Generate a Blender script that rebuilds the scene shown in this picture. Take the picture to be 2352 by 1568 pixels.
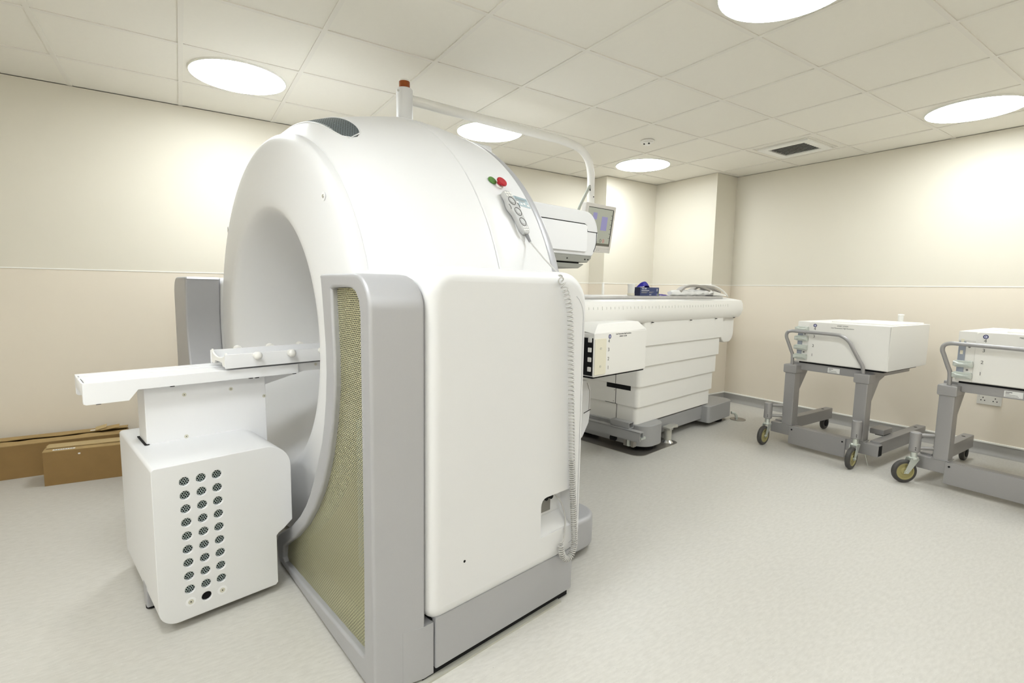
import bpy, bmesh, math, random
from mathutils import Vector, Matrix, Euler
random.seed(7)
D = bpy.data
for o in list(D.objects): D.objects.remove(o)
SC = bpy.context.scene
COL = SC.collection
PI = math.pi

# ------------------------------------------------------------------ camera
CAM = Vector((-0.6578, -4.5380, 1.2391))
FPX, YAW, PIT, ROL = 1148.14, 0.585161, -0.1059535, 0.0173938
W, H = 2352.0, 1568.0
def _basis():
    f = Vector((math.sin(YAW)*math.cos(PIT), math.cos(YAW)*math.cos(PIT), math.sin(PIT)))
    r0 = Vector((math.cos(YAW), -math.sin(YAW), 0)); u0 = r0.cross(f)
    return (math.cos(ROL)*r0+math.sin(ROL)*u0, -math.sin(ROL)*r0+math.cos(ROL)*u0, f)
RT, UP, FW = _basis()
cd = D.cameras.new('camera'); co = D.objects.new('camera', cd); COL.objects.link(co)
cd.sensor_fit = 'HORIZONTAL'; cd.sensor_width = 36.0; cd.lens = FPX/W*36.0; cd.clip_start = 0.02
m = Matrix((RT, UP, -FW)).transposed().to_4x4(); m.translation = CAM
co.matrix_world = m
SC.camera = co

# ------------------------------------------------------------------ world, lights, exposure
wd = D.worlds.new('world'); SC.world = wd; wd.use_nodes = True
wd.node_tree.nodes['Background'].inputs[0].default_value = (0.9, 0.92, 1.0, 1)
wd.node_tree.nodes['Background'].inputs[1].default_value = 0.05
LAMP = 21.0                       # radiance of the round ceiling diffusers
LAMP_COL = (0.92, 0.97, 1.0)
vs = SC.view_settings
vs.view_transform = 'Standard'; vs.look = 'None'; vs.gamma = 1.0; vs.use_curve_mapping = False
vs.exposure = 0.46

# ------------------------------------------------------------------ pixel -> place helpers
def ray(x, y):
    return RT*((x-W/2)/FPX) - UP*((y-H/2)/FPX) + FW
class Frame:
    def __init__(s, deg):
        s.th = math.radians(deg); s.R = Matrix.Rotation(s.th, 3, 'Z'); s.Ri = s.R.transposed(); s.C = s.Ri @ CAM
    def at(s, x, y, ax, v):
        d = s.Ri @ ray(x, y); return s.C + d*((v-s.C[ax])/d[ax])
    def plane(s, x, y, n, k):            # n.p = k
        d = s.Ri @ ray(x, y); n = Vector(n); return s.C + d*((k-n.dot(s.C))/n.dot(d))
    def w(s, p): return s.R @ Vector(p)
G = Frame(9.5); S = Frame(12.0); WR = Frame(0.0)

# ------------------------------------------------------------------ materials
def srgb(r, g, b):
    f = lambda c: (c/255/12.92) if c/255 <= 0.04045 else ((c/255+0.055)/1.055)**2.4
    return (f(r), f(g), f(b), 1)
MATS = {}
def mat(name, col, rough=0.5, metal=0.0, var=0.03, vscale=6.0, bump=0.0, bscale=200.0, emit=None, estr=0.0, coat=0.0, trans=0.0, alpha=1.0, spec=0.5):
    if name in MATS: return MATS[name]
    m = D.materials.new(name); m.use_nodes = True; MATS[name] = m
    nt = m.node_tree; N = nt.nodes; L = nt.links; p = N['Principled BSDF']
    c = col if len(col) == 4 else (*col, 1)
    p.inputs['Roughness'].default_value = rough; p.inputs['Metallic'].default_value = metal
    p.inputs['Coat Weight'].default_value = coat; p.inputs['Specular IOR Level'].default_value = spec
    p.inputs['Transmission Weight'].default_value = trans; p.inputs['Alpha'].default_value = alpha
    tc = N.new('ShaderNodeTexCoord')
    if var > 0:
        nz = N.new('ShaderNodeTexNoise'); nz.inputs['Scale'].default_value = vscale; nz.inputs['Detail'].default_value = 4
        mx = N.new('ShaderNodeMix'); mx.data_type = 'RGBA'
        L.new(tc.outputs['Object'], nz.inputs['Vector']); L.new(nz.outputs['Fac'], mx.inputs[0])
        mx.inputs[6].default_value = tuple(v*(1-var) for v in c[:3])+(1,)
        mx.inputs[7].default_value = tuple(min(1, v*(1+var)) for v in c[:3])+(1,)
        L.new(mx.outputs[2], p.inputs['Base Color'])
    else: p.inputs['Base Color'].default_value = c
    if bump > 0:
        nb = N.new('ShaderNodeTexNoise'); nb.inputs['Scale'].default_value = bscale; nb.inputs['Detail'].default_value = 2
        bp = N.new('ShaderNodeBump'); bp.inputs['Strength'].default_value = bump; bp.inputs['Distance'].default_value = 0.001
        L.new(tc.outputs['Object'], nb.inputs['Vector']); L.new(nb.outputs['Fac'], bp.inputs['Height']); L.new(bp.outputs[0], p.inputs['Normal'])
    if emit:
        p.inputs['Emission Color'].default_value = emit if len(emit) == 4 else (*emit, 1); p.inputs['Emission Strength'].default_value = estr
    return m
WHITE = mat('white_gantry_plastic', (0.75, 0.75, 0.755), 0.40, var=0.012, vscale=2.0)
WHITE2 = mat('white_painted_metal', (0.83, 0.83, 0.84), 0.42, var=0.012, vscale=2.0)
CREAMW = mat('off_white_plastic', (0.82, 0.805, 0.765), 0.45, var=0.015, vscale=3.0)
CREAMP = mat('cream_cover_plate', (0.78, 0.74, 0.60), 0.5, var=0.015)
GREY = mat('silver_grey_paint', (0.43, 0.43, 0.445), 0.42, metal=0.25, var=0.03, vscale=400, bump=0.03, bscale=900)
BASEG = mat('table_base_grey_paint', (0.37, 0.37, 0.372), 0.45, metal=0.25, var=0.04, vscale=300)
CARTG = mat('cart_grey_paint', (0.36, 0.352, 0.352), 0.38, metal=0.45, var=0.05, vscale=350, bump=0.03, bscale=800)
DARK = mat('black_plastic', (0.007, 0.007, 0.008), 0.7, var=0.05, spec=0.2)
DARKIN = mat('dark_interior', (0.05, 0.05, 0.05), 0.7, var=0.2, vscale=8)
RUBBER = mat('grey_rubber_tyre', (0.055, 0.052, 0.048), 0.45, var=0.15, vscale=30)
HUB = mat('olive_plastic_hub', (0.36, 0.32, 0.14), 0.5, var=0.1, vscale=20)
ZINC = mat('zinc_plated_steel', (0.66, 0.70, 0.66), 0.3, metal=0.7, var=0.06, vscale=40)
ZINC2 = mat('warm_grey_cast_metal', (0.55, 0.54, 0.49), 0.4, metal=0.5, var=0.04)
CHROME = mat('polished_steel', (0.75, 0.75, 0.74), 0.2, metal=0.9, var=0.03)
STEELP = mat('brushed_steel_plate', (0.34, 0.32, 0.29), 0.35, metal=0.8, var=0.06, vscale=60)
SCREW = mat('beige_screw_cap', (0.62, 0.60, 0.50), 0.45, var=0.05)
CONTROL = mat('light_grey_control_plastic', (0.47, 0.47, 0.465), 0.45, var=0.02)
CORD = mat('pale_grey_cord', (0.52, 0.51, 0.49), 0.5, var=0.02)
RED = mat('red_button_plastic', (0.42, 0.008, 0.02), 0.25, var=0.05)
GREEN = mat('green_button_plastic', (0.07, 0.20, 0.03), 0.35, var=0.05)
AMBER = mat('amber_lens', (0.30, 0.065, 0.006), 0.25, var=0.25, vscale=60)
STICKB = mat('blue_grey_label', (0.42, 0.51, 0.55), 0.4, var=0.06, vscale=120)
STICKD = mat('blue_label_band', (0.30, 0.39, 0.43), 0.4, var=0.04)
PAPER = mat('white_label_paper', (0.80, 0.80, 0.78), 0.6, var=0.02)
INK = mat('dark_grey_ink', (0.13, 0.125, 0.12), 0.6, var=0.02)
INKL = mat('light_grey_ink', (0.40, 0.38, 0.34), 0.6, var=0.02)
NAVY = mat('navy_print', (0.015, 0.02, 0.12), 0.5, var=0.02)
BOARD = mat('brown_cardboard', (0.27, 0.165, 0.058), 0.8, var=0.12, vscale=14, bump=0.1, bscale=300)
BOARDT = mat('light_cardboard_face', (0.40, 0.275, 0.115), 0.8, var=0.10, vscale=14)
TAPE = mat('paper_tape', (0.47, 0.35, 0.17), 0.55, var=0.05)
CEIL = mat('ceiling_tile_mineral', (0.84, 0.81, 0.73), 0.9, var=0.012, vscale=40, bump=0.08, bscale=700)
BARM = mat('ceiling_grid_metal', (0.80, 0.77, 0.70), 0.6, var=0.01)
TRIM = mat('white_trim_plastic', (0.88, 0.87, 0.82), 0.4, var=0.01)
SKIRT = mat('grey_coved_vinyl', (0.33, 0.32, 0.30), 0.5, var=0.05, vscale=60)
BLUEG = mat('blue_nitrile', (0.012, 0.008, 0.30), 0.45, var=0.15, vscale=25)
BOXN = mat('glove_box_navy_card', (0.022, 0.040, 0.14), 0.45, var=0.35, vscale=9)
FILM = mat('clear_plastic_wrap', (0.80, 0.80, 0.79), 0.22, var=0.05, vscale=30, bump=0.8, bscale=60)
MATM = mat('grey_table_mat', (0.52, 0.51, 0.50), 0.32, metal=0.3, var=0.12, vscale=20, bump=0.5, bscale=40)
PADG = mat('taupe_arm_pad', (0.36, 0.335, 0.30), 0.6, var=0.03)
LAMPM = mat('lit_diffuser', (0.9, 0.9, 0.88), 0.5, var=0.0, emit=LAMP_COL, estr=LAMP)
SOCK = mat('white_socket_plastic', (0.62, 0.60, 0.55), 0.4, var=0.02)
BRACK = mat('blue_grey_bracket', (0.33, 0.36, 0.42), 0.4, metal=0.4, var=0.04)
BEZEL = mat('monitor_bezel', (0.70, 0.67, 0.63), 0.4, var=0.02)
SCREEN = mat('monitor_screen', (0.05, 0.05, 0.045), 0.15, var=0.0, emit=srgb(150, 152, 136), estr=0.75)
SCRP = mat('screen_purple_window', (0.05, 0.05, 0.06), 0.2, var=0.0, emit=srgb(128, 124, 165), estr=0.75)
SCRD = mat('screen_dark_bar', (0.03, 0.03, 0.03), 0.2, var=0.0, emit=srgb(85, 82, 66), estr=0.6)
SCRR = mat('screen_red_mark', (0.2, 0.05, 0.05), 0.2, var=0.0, emit=srgb(165, 90, 85), estr=0.7)

def floor_material():
    m = D.materials.new('speckled_vinyl_floor'); m.use_nodes = True
    N = m.node_tree.nodes; L = m.node_tree.links; p = N['Principled BSDF']
    tc = N.new('ShaderNodeTexCoord')
    def noise(sc, det=3, stretch=None):
        n = N.new('ShaderNodeTexNoise'); n.inputs['Scale'].default_value = sc; n.inputs['Detail'].default_value = det
        if stretch:
            mp = N.new('ShaderNodeMapping'); mp.inputs['Scale'].default_value = stretch
            L.new(tc.outputs['Object'], mp.inputs[0]); L.new(mp.outputs[0], n.inputs['Vector'])
        else: L.new(tc.outputs['Object'], n.inputs['Vector'])
        return n
    a = noise(28, 5, (1, 3.2, 1)); b = noise(120, 2, (1, 2.0, 1)); c = noise(2.0, 3)
    r1 = N.new('ShaderNodeValToRGB'); r1.color_ramp.elements[0].position = 0.33; r1.color_ramp.elements[1].position = 0.66
    r1.color_ramp.elements[0].color = (0.515, 0.497, 0.455, 1); r1.color_ramp.elements[1].color = (0.570, 0.552, 0.508, 1)
    L.new(a.outputs['Fac'], r1.inputs[0])
    r2 = N.new('ShaderNodeValToRGB'); r2.color_ramp.elements[0].position = 0.66; r2.color_ramp.elements[1].position = 0.74
    L.new(b.outputs['Fac'], r2.inputs[0])
    mx = N.new('ShaderNodeMix'); mx.data_type = 'RGBA'; L.new(r2.outputs[0], mx.inputs[0]); L.new(r1.outputs[0], mx.inputs[6]); mx.inputs[7].default_value = (0.63, 0.622, 0.59, 1)
    r3 = N.new('ShaderNodeValToRGB'); r3.color_ramp.elements[0].position = 0.24; r3.color_ramp.elements[1].position = 0.30
    r3.color_ramp.elements[0].color = (1, 1, 1, 1); r3.color_ramp.elements[1].color = (0, 0, 0, 1)
    L.new(b.outputs['Fac'], r3.inputs[0])
    mx2 = N.new('ShaderNodeMix'); mx2.data_type = 'RGBA'; L.new(r3.outputs[0], mx2.inputs[0]); L.new(mx.outputs[2], mx2.inputs[6]); mx2.inputs[7].default_value = (0.37, 0.36, 0.33, 1)
    L.new(mx2.outputs[2], p.inputs['Base Color'])
    p.inputs['Roughness'].default_value = 0.42
    mr = N.new('ShaderNodeMapRange'); mr.inputs[3].default_value = 0.36; mr.inputs[4].default_value = 0.50
    L.new(c.outputs['Fac'], mr.inputs[0]); L.new(mr.outputs[0], p.inputs['Roughness'])
    bp = N.new('ShaderNodeBump'); bp.inputs['Strength'].default_value = 0.06; bp.inputs['Distance'].default_value = 0.001
    L.new(a.outputs['Fac'], bp.inputs['Height']); L.new(bp.outputs[0], p.inputs['Normal'])
    return m
FLOORM = floor_material()
def wall_material():
    # painted plaster above the dado strip, sheet cladding of a warmer beige below it
    m = D.materials.new('painted_wall_with_cladding'); m.use_nodes = True
    N = m.node_tree.nodes; L = m.node_tree.links; p = N['Principled BSDF']
    g = N.new('ShaderNodeNewGeometry'); sp = N.new('ShaderNodeSeparateXYZ'); L.new(g.outputs['Position'], sp.inputs[0])
    gt = N.new('ShaderNodeMath'); gt.operation = 'GREATER_THAN'; gt.inputs[1].default_value = 1.315; L.new(sp.outputs[2], gt.inputs[0])
    tc = N.new('ShaderNodeTexCoord'); nz = N.new('ShaderNodeTexNoise'); nz.inputs['Scale'].default_value = 1.2; L.new(tc.outputs['Object'], nz.inputs['Vector'])
    def pair(c):
        x = N.new('ShaderNodeMix'); x.data_type = 'RGBA'; L.new(nz.outputs['Fac'], x.inputs[0])
        x.inputs[6].default_value = tuple(v*0.985 for v in c)+(1,); x.inputs[7].default_value = tuple(v*1.015 for v in c)+(1,); return x
    up = pair((0.715, 0.675, 0.575)); lo = pair((0.77, 0.70, 0.588))
    mx = N.new('ShaderNodeMix'); mx.data_type = 'RGBA'; L.new(gt.outputs[0], mx.inputs[0]); L.new(lo.outputs[2], mx.inputs[6]); L.new(up.outputs[2], mx.inputs[7])
    L.new(mx.outputs[2], p.inputs['Base Color']); p.inputs['Roughness'].default_value = 0.55
    n2 = N.new('ShaderNodeTexNoise'); n2.inputs['Scale'].default_value = 350; L.new(tc.outputs['Object'], n2.inputs['Vector'])
    bp = N.new('ShaderNodeBump'); bp.inputs['Strength'].default_value = 0.05; bp.inputs['Distance'].default_value = 0.001
    L.new(n2.outputs['Fac'], bp.inputs['Height']); L.new(bp.outputs[0], p.inputs['Normal'])
    return m
WALLM = wall_material()
def perforated(name, col, pitch, hole, axes=(1, 2), metal=0.5, rough=0.4, stretch=1.0, hexa=False):
    # sheet metal punched with staggered holes; the holes are really open
    m = D.materials.new(name); m.use_nodes = True
    N = m.node_tree.nodes; L = m.node_tree.links; p = N['Principled BSDF']; out = N['Material Output']
    tc = N.new('ShaderNodeTexCoord'); sp = N.new('ShaderNodeSeparateXYZ'); L.new(tc.outputs['Object'], sp.inputs[0])
    def mm(op, a, b=None):
        n = N.new('ShaderNodeMath'); n.operation = op
        for i, v in enumerate((a, b)):
            if v is None: continue
            if isinstance(v, (int, float)): n.inputs[i].default_value = v
            else: L.new(v, n.inputs[i])
        return n.outputs[0]
    k = 2*PI/pitch
    cu = mm('COSINE', mm('MULTIPLY', sp.outputs[axes[0]], k)); cv = mm('COSINE', mm('MULTIPLY', sp.outputs[axes[1]], k/stretch))
    if hexa:                                   # three crossed waves give round holes on a triangular lattice
        U, V = sp.outputs[axes[0]], sp.outputs[axes[1]]; kk = 2*PI/(pitch*0.8660254)
        waves = [mm('COSINE', mm('ADD', mm('MULTIPLY', U, kk*math.cos(t)), mm('MULTIPLY', V, kk*math.sin(t)))) for t in (PI/6, PI/2, 5*PI/6)]
        h = mm('GREATER_THAN', mm('ADD', mm('ADD', waves[0], waves[1]), waves[2]), hole)
    else:                                      # rows of staggered slots with straight webs between the rows
        rows_ = mm('COSINE', mm('MULTIPLY', sp.outputs[axes[1]], 2*k/stretch))
        h = mm('GREATER_THAN', mm('ADD', mm('MULTIPLY', rows_, 0.5), mm('MULTIPLY', mm('MULTIPLY', cu, cv), 0.5)), hole)
    p.inputs['Base Color'].default_value = (*col, 1); p.inputs['Metallic'].default_value = metal; p.inputs['Roughness'].default_value = rough
    tr = N.new('ShaderNodeBsdfTransparent'); mx = N.new('ShaderNodeMixShader')
    L.new(h, mx.inputs[0]); L.new(p.outputs[0], mx.inputs[1]); L.new(tr.outputs[0], mx.inputs[2]); L.new(mx.outputs[0], out.inputs[0])
    return m
MESHM = perforated('gold_green_perforated_sheet', (0.54, 0.525, 0.34), 0.0125, 0.08)
VENTM = perforated('blue_grey_vent_mesh', (0.20, 0.25, 0.28), 0.011, 0.0, axes=(0, 1), stretch=2.0)
HEXM = perforated('vent_hex_mesh', (0.50, 0.58, 0.58), 0.0078, -0.62, axes=(0, 2), metal=0.5, hexa=True)

# ------------------------------------------------------------------ mesh helpers
def finish(bm, ang=38):
    bm.normal_update()
    for f in bm.faces: f.smooth = True
    for e in bm.edges:
        if len(e.link_faces) == 2 and e.calc_face_angle(0) > math.radians(ang): e.smooth = False
        elif len(e.link_faces) != 2: e.smooth = True
    return bm
def join(*bms):
    out = bmesh.new()
    for b in bms:
        me = D.meshes.new('tmp'); b.to_mesh(me); out.from_mesh(me); D.meshes.remove(me); b.free()
    return out
def box(x0, x1, y0, y1, z0, z1, bev=0.0, seg=2):
    bm = bmesh.new()
    vs_ = [bm.verts.new((x, y, z)) for x in (x0, x1) for y in (y0, y1) for z in (z0, z1)]
    for f in ((0, 1, 3, 2), (4, 6, 7, 5), (0, 4, 5, 1), (2, 3, 7, 6), (0, 2, 6, 4), (1, 5, 7, 3)): bm.faces.new([vs_[i] for i in f])
    bmesh.ops.recalc_face_normals(bm, faces=bm.faces[:])
    if bev > 0: bmesh.ops.bevel(bm, geom=bm.edges[:], offset=bev, segments=seg, profile=0.5, affect='EDGES')
    return bm
def orient_from(d):
    d = Vector(d).normalized(); return d.to_track_quat('Z', 'Y').to_matrix()
def cyl(p0, p1, r, seg=20, r2=None, bev=0.0):
    p0, p1 = Vector(p0), Vector(p1); r2 = r if r2 is None else r2
    d = p1-p0; L = d.length; bm = bmesh.new()
    prof = [(0, r), (L, r2)] if bev <= 0 else [(0, r-bev), (bev, r), (L-bev, r2), (L, r2-bev)]
    R = orient_from(d); rings = []
    for (t, rr) in prof:
        rings.append([bm.verts.new(p0+R @ Vector((rr*math.cos(2*PI*i/seg), rr*math.sin(2*PI*i/seg), t))) for i in range(seg)])
    for a, b in zip(rings, rings[1:]):
        for i in range(seg): bm.faces.new((a[i], a[(i+1) % seg], b[(i+1) % seg], b[i]))
    bm.faces.new(rings[0][::-1]); bm.faces.new(rings[-1])
    return bm
def tube(pts, r, seg=10, caps=True, closed=False):
    pts = [Vector(p) for p in pts]; n = len(pts); bm = bmesh.new(); rings = []
    T = []
    for i in range(n):
        if closed: t = pts[(i+1) % n]-pts[i-1]
        else: t = (pts[min(i+1, n-1)]-pts[max(i-1, 0)])
        T.append(t.normalized())
    up = Vector((0, 0, 1)) if abs(T[0].z) < 0.9 else Vector((1, 0, 0))
    nrm = (up-T[0]*up.dot(T[0])).normalized()
    for i in range(n):
        nrm = (nrm-T[i]*nrm.dot(T[i])).normalized(); bi = T[i].cross(nrm)
        rr = r(i/(n-1)) if callable(r) else r
        rings.append([bm.verts.new(pts[i]+(nrm*math.cos(2*PI*k/seg)+bi*math.sin(2*PI*k/seg))*rr) for k in range(seg)])
    for i in range(n if closed else n-1):
        a, b = rings[i], rings[(i+1) % n]
        for k in range(seg): bm.faces.new((a[k], a[(k+1) % seg], b[(k+1) % seg], b[k]))
    if caps and not closed: bm.faces.new(rings[0][::-1]); bm.faces.new(rings[-1])
    return bm
def smooth_path(pts, n=8):
    # Catmull-Rom through the points
    P = [Vector(p) for p in pts]; out = []
    for i in range(len(P)-1):
        p0, p1, p2, p3 = P[max(i-1, 0)], P[i], P[i+1], P[min(i+2, len(P)-1)]
        for k in range(n):
            t = k/n
            out.append(0.5*((2*p1)+(p2-p0)*t+(2*p0-5*p1+4*p2-p3)*t*t+(3*p1-p0-3*p2+p3)*t**3))
    out.append(P[-1]); return out
def lathe(prof, cy, cz, seg=160, zmin=None):
    # profile (x, r) spun about an axis parallel to local x through (cy, cz)
    bm = bmesh.new(); rings = []
    for (x, r) in prof:
        rings.append([bm.verts.new((x, cy-r*math.cos(2*PI*i/seg), cz+r*math.sin(2*PI*i/seg))) for i in range(seg)])
    for a, b in zip(rings, rings[1:]):
        for i in range(seg): bm.faces.new((a[i], a[(i+1) % seg], b[(i+1) % seg], b[i]))
    if zmin is not None:
        bmesh.ops.bisect_plane(bm, geom=bm.verts[:]+bm.edges[:]+bm.faces[:], plane_co=(0, 0, zmin), plane_no=(0, 0, 1), clear_inner=True)
    bmesh.ops.recalc_face_normals(bm, faces=bm.faces[:])
    return bm
def mapped(bm, fn):
    for v in bm.verts: v.co = Vector(fn(*v.co))
    bmesh.ops.recalc_face_normals(bm, faces=bm.faces[:]); return bm
def plate(outline, holes=(), depth=0.02, bev=0.0, res=3, fn=None):
    # flat outline with holes, thickened from w=0 to w=depth with rounded rims; fn maps (u, v, w) to the frame
    cu = D.curves.new('tmp', 'CURVE'); cu.dimensions = '2D'; cu.fill_mode = 'BOTH'
    for poly in [outline]+list(holes):
        sp = cu.splines.new('POLY'); sp.points.add(len(poly)-1); sp.use_cyclic_u = True
        for i, (u, v) in enumerate(poly): sp.points[i].co = (u, v, 0, 1)
    cu.extrude = max(depth/2-bev, 0.0001); cu.bevel_depth = bev; cu.bevel_resolution = res; cu.offset = -bev
    ob = D.objects.new('tmp', cu); COL.objects.link(ob)
    dg = bpy.context.evaluated_depsgraph_get(); dg.update()
    me = D.meshes.new_from_object(ob.evaluated_get(dg)); D.objects.remove(ob); D.curves.remove(cu)
    bm = bmesh.new(); bm.from_mesh(me); D.meshes.remove(me)
    bmesh.ops.remove_doubles(bm, verts=bm.verts[:], dist=1e-5)
    for v in bm.verts: v.co.z += depth/2
    if fn: mapped(bm, fn)
    return bm
def arc(cx, cy, r, a0, a1, n=8):
    return [(cx+r*math.cos(math.radians(a0+(a1-a0)*i/n)), cy+r*math.sin(math.radians(a0+(a1-a0)*i/n))) for i in range(n+1)]
def rrect(x0, x1, y0, y1, r, n=5):
    rr = r if isinstance(r, (list, tuple)) else (r,)*4          # bl, br, tr, tl
    out = []
    for (cx, cy, q, a) in ((x0+rr[0], y0+rr[0], rr[0], 180), (x1-rr[1], y0+rr[1], rr[1], 270), (x1-rr[2], y1-rr[2], rr[2], 0), (x0+rr[3], y1-rr[3], rr[3], 90)):
        out += arc(cx, cy, q, a, a+90, n) if q > 0 else [(cx, cy)]
    return out
def prism(poly, z0, z1):
    bm = bmesh.new(); a = [bm.verts.new((x, y, z0)) for x, y in poly]; b = [bm.verts.new((x, y, z1)) for x, y in poly]; n = len(poly)
    bm.faces.new(a[::-1]); bm.faces.new(b)
    for i in range(n): bm.faces.new((a[i], a[(i+1) % n], b[(i+1) % n], b[i]))
    bmesh.ops.recalc_face_normals(bm, faces=bm.faces[:]); return bm
def ball(c, r, sx=1, sy=1, sz=1, seg=16):
    bm = bmesh.new(); bmesh.ops.create_uvsphere(bm, u_segments=seg, v_segments=seg//2+2, radius=r)
    for v in bm.verts: v.co = Vector((v.co.x*sx, v.co.y*sy, v.co.z*sz))+Vector(c)
    return bm
def text_bm(s, size, fn, align='CENTER', depth=0.0006):
    cu = D.curves.new('tmp', 'FONT'); cu.body = s; cu.size = size; cu.align_x = align; cu.align_y = 'CENTER'; cu.extrude = depth; cu.resolution_u = 3
    ob = D.objects.new('tmp', cu); COL.objects.link(ob); dg = bpy.context.evaluated_depsgraph_get(); dg.update()
    me = D.meshes.new_from_object(ob.evaluated_get(dg)); D.objects.remove(ob); D.curves.remove(cu)
    bm = bmesh.new(); bm.from_mesh(me); D.meshes.remove(me)
    return mapped(bm, fn)
def boolean_cut(ob, cutter_bm):
    me = D.meshes.new('cut'); cutter_bm.to_mesh(me); cutter_bm.free(); c = D.objects.new('cut', me); COL.objects.link(c)
    c.matrix_world = ob.matrix_world
    md = ob.modifiers.new('b', 'BOOLEAN'); md.operation = 'DIFFERENCE'; md.object = c; md.solver = 'EXACT'
    bpy.context.view_layer.update(); dg = bpy.context.evaluated_depsgraph_get(); dg.update()
    new = D.meshes.new_from_object(ob.evaluated_get(dg)); ob.modifiers.clear(); ob.data = new; D.objects.remove(c)
    bm = bmesh.new(); bm.from_mesh(new); finish(bm); bm.to_mesh(new); bm.free()

def mesh_object(name, bm, m, parent=None, loc=None, ang=38, wn=False):
    finish(bm, ang); me = D.meshes.new(name); bm.to_mesh(me); bm.free()
    me.materials.append(m); o = D.objects.new(name, me); COL.objects.link(o)
    if parent: o.parent = parent
    if loc is not None: o.location = loc
    if wn:
        w = o.modifiers.new('wn', 'WEIGHTED_NORMAL'); w.keep_sharp = True
    return o
class Thing:
    def __init__(s, name, label, cat, frame, origin, group=None):
        s.fr = frame; s.o = Vector(origin)
        s.root = D.objects.new(name, None); COL.objects.link(s.root); s.root.empty_display_size = 0.1
        s.root.location = frame.w(s.o); s.root.rotation_euler = (0, 0, frame.th)
        s.root['label'] = label; s.root['category'] = cat
        if group: s.root['group'] = group
    def part(s, name, bm, m, parent=None, label=None, wn=True, ang=38, kind=None):
        for v in bm.verts: v.co -= s.o
        o = mesh_object(name, bm, m, parent or s.root, ang=ang, wn=wn)
        if label: o['label'] = label
        if kind: o['kind'] = kind
        return o
    def copy(s, src, offset, parent=None):
        o = src.copy(); COL.objects.link(o); o.parent = parent or src.parent; o.location = src.location+Vector(offset); return o
def single(name, bm, m, label, cat, frame=WR, origin=(0, 0, 0), group=None, wn=True):
    o_ = Vector(origin)
    for v in bm.verts: v.co -= o_
    o = mesh_object(name, bm, m, wn=wn); o.location = frame.w(o_); o.rotation_euler = (0, 0, frame.th)
    o['label'] = label; o['category'] = cat
    if group: o['group'] = group
    return o
def struct(name, bm, m, parent=None):
    o = mesh_object(name, bm, m, parent); 
    if parent is None: o['kind'] = 'structure'
    return o

# ================================================================== the room
CH = 2.5
XN, YB = -2.7, -5.75
YL = -0.085
def xfar(y): return 4.535-(y+1.155)*0.035
struct('floor', box(XN-0.1, 5.0, YB-0.1, 0.1, -0.1, 0.0), FLOORM)
struct('wall_left', box(XN-0.1, 3.37, YL, 0.1, 0.0, CH), WALLM)
struct('wall_corner', prism([(3.36, 0.1), (3.36, -0.33), (4.18, -0.33), (4.18, -1.155), (5.0, -1.155), (5.0, 0.1)], 0.0, CH), WALLM)
struct('wall_far', prism([(xfar(-1.155), -1.155), (5.0, -1.155), (5.0, YB-0.1), (xfar(YB-0.1), YB-0.1)], 0.0, CH), WALLM)
struct('wall_near', box(XN-0.1, XN, YB-0.1, YL, 0.0, CH), WALLM)
struct('wall_back', box(XN, 4.75, YB-0.1, YB, 0.0, CH), WALLM)

# dado strip and coved skirting follow the visible wall line
LINE = [(XN, YL), (3.36, YL), (3.36, -0.33), (4.18, -0.33), (4.18, -1.155), (xfar(-1.155), -1.155), (xfar(YB), YB)]
def along(profile, p, q, ext0=0.0, ext1=0.0):
    # profile (d out of the wall, z); the room lies to the right of p->q
    p, q = Vector((*p, 0)), Vector((*q, 0)); t = (q-p).normalized(); nrm = Vector((t.y, -t.x, 0)); p = p-t*ext0; q = q+t*ext1
    bm = bmesh.new(); A = [bm.verts.new(p+nrm*d+Vector((0, 0, z))) for d, z in profile]; B = [bm.verts.new(q+nrm*d+Vector((0, 0, z))) for d, z in profile]; n = len(profile)
    bm.faces.new(A); bm.faces.new(B[::-1])
    for i in range(n): bm.faces.new((A[i], B[i], B[(i+1) % n], A[(i+1) % n]))
    bmesh.ops.recalc_face_normals(bm, faces=bm.faces[:]); return bm
COVE = [(0.0, 0.0), (0.045, 0.0)]+[(0.045-0.039*math.sin(math.radians(a)), 0.039*(1-math.cos(math.radians(a)))) for a in (20, 40, 60, 80, 90)]+[(0.006, 0.088), (0.0, 0.088)]
CAP = [(0.0, 0.088), (0.009, 0.088), (0.009, 0.099), (0.0, 0.101)]
DADO = [(0.0, 1.3115), (0.003, 1.3115), (0.0038, 1.315), (0.003, 1.3185), (0.0, 1.3185)]
SIDES = ['left', 'corner_return', 'corner_side', 'corner_front', 'corner_end', 'far']
EXT = [(0, 0), (0, 0.006), (0.0, 0), (0, 0.006), (0.0, 0), (0, 0)]
for k, (p, q) in enumerate(zip(LINE, LINE[1:])):
    b = struct('baseboard_'+SIDES[k], along(COVE, p, q, *EXT[k]), SKIRT)
    struct('capping_strip', along(CAP, p, q, *EXT[k]), TRIM, b)
    struct('trim_%d' % (k+1), along(DADO, p, q, *EXT[k]), TRIM)
# corner guards on the two outer corners of the boxed-in corner
struct('trim_7', prism([(3.3555, -0.3345), (3.375, -0.3345), (3.375, -0.331), (3.361, -0.331), (3.361, -0.315), (3.3555, -0.315)], 0.10, 1.325), CREAMW)
struct('trim_8', prism([(4.1755, -1.1595), (4.195, -1.1595), (4.195, -1.156), (4.181, -1.156), (4.181, -1.14), (4.1755, -1.14)], 0.10, 1.325), CREAMW)

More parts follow.
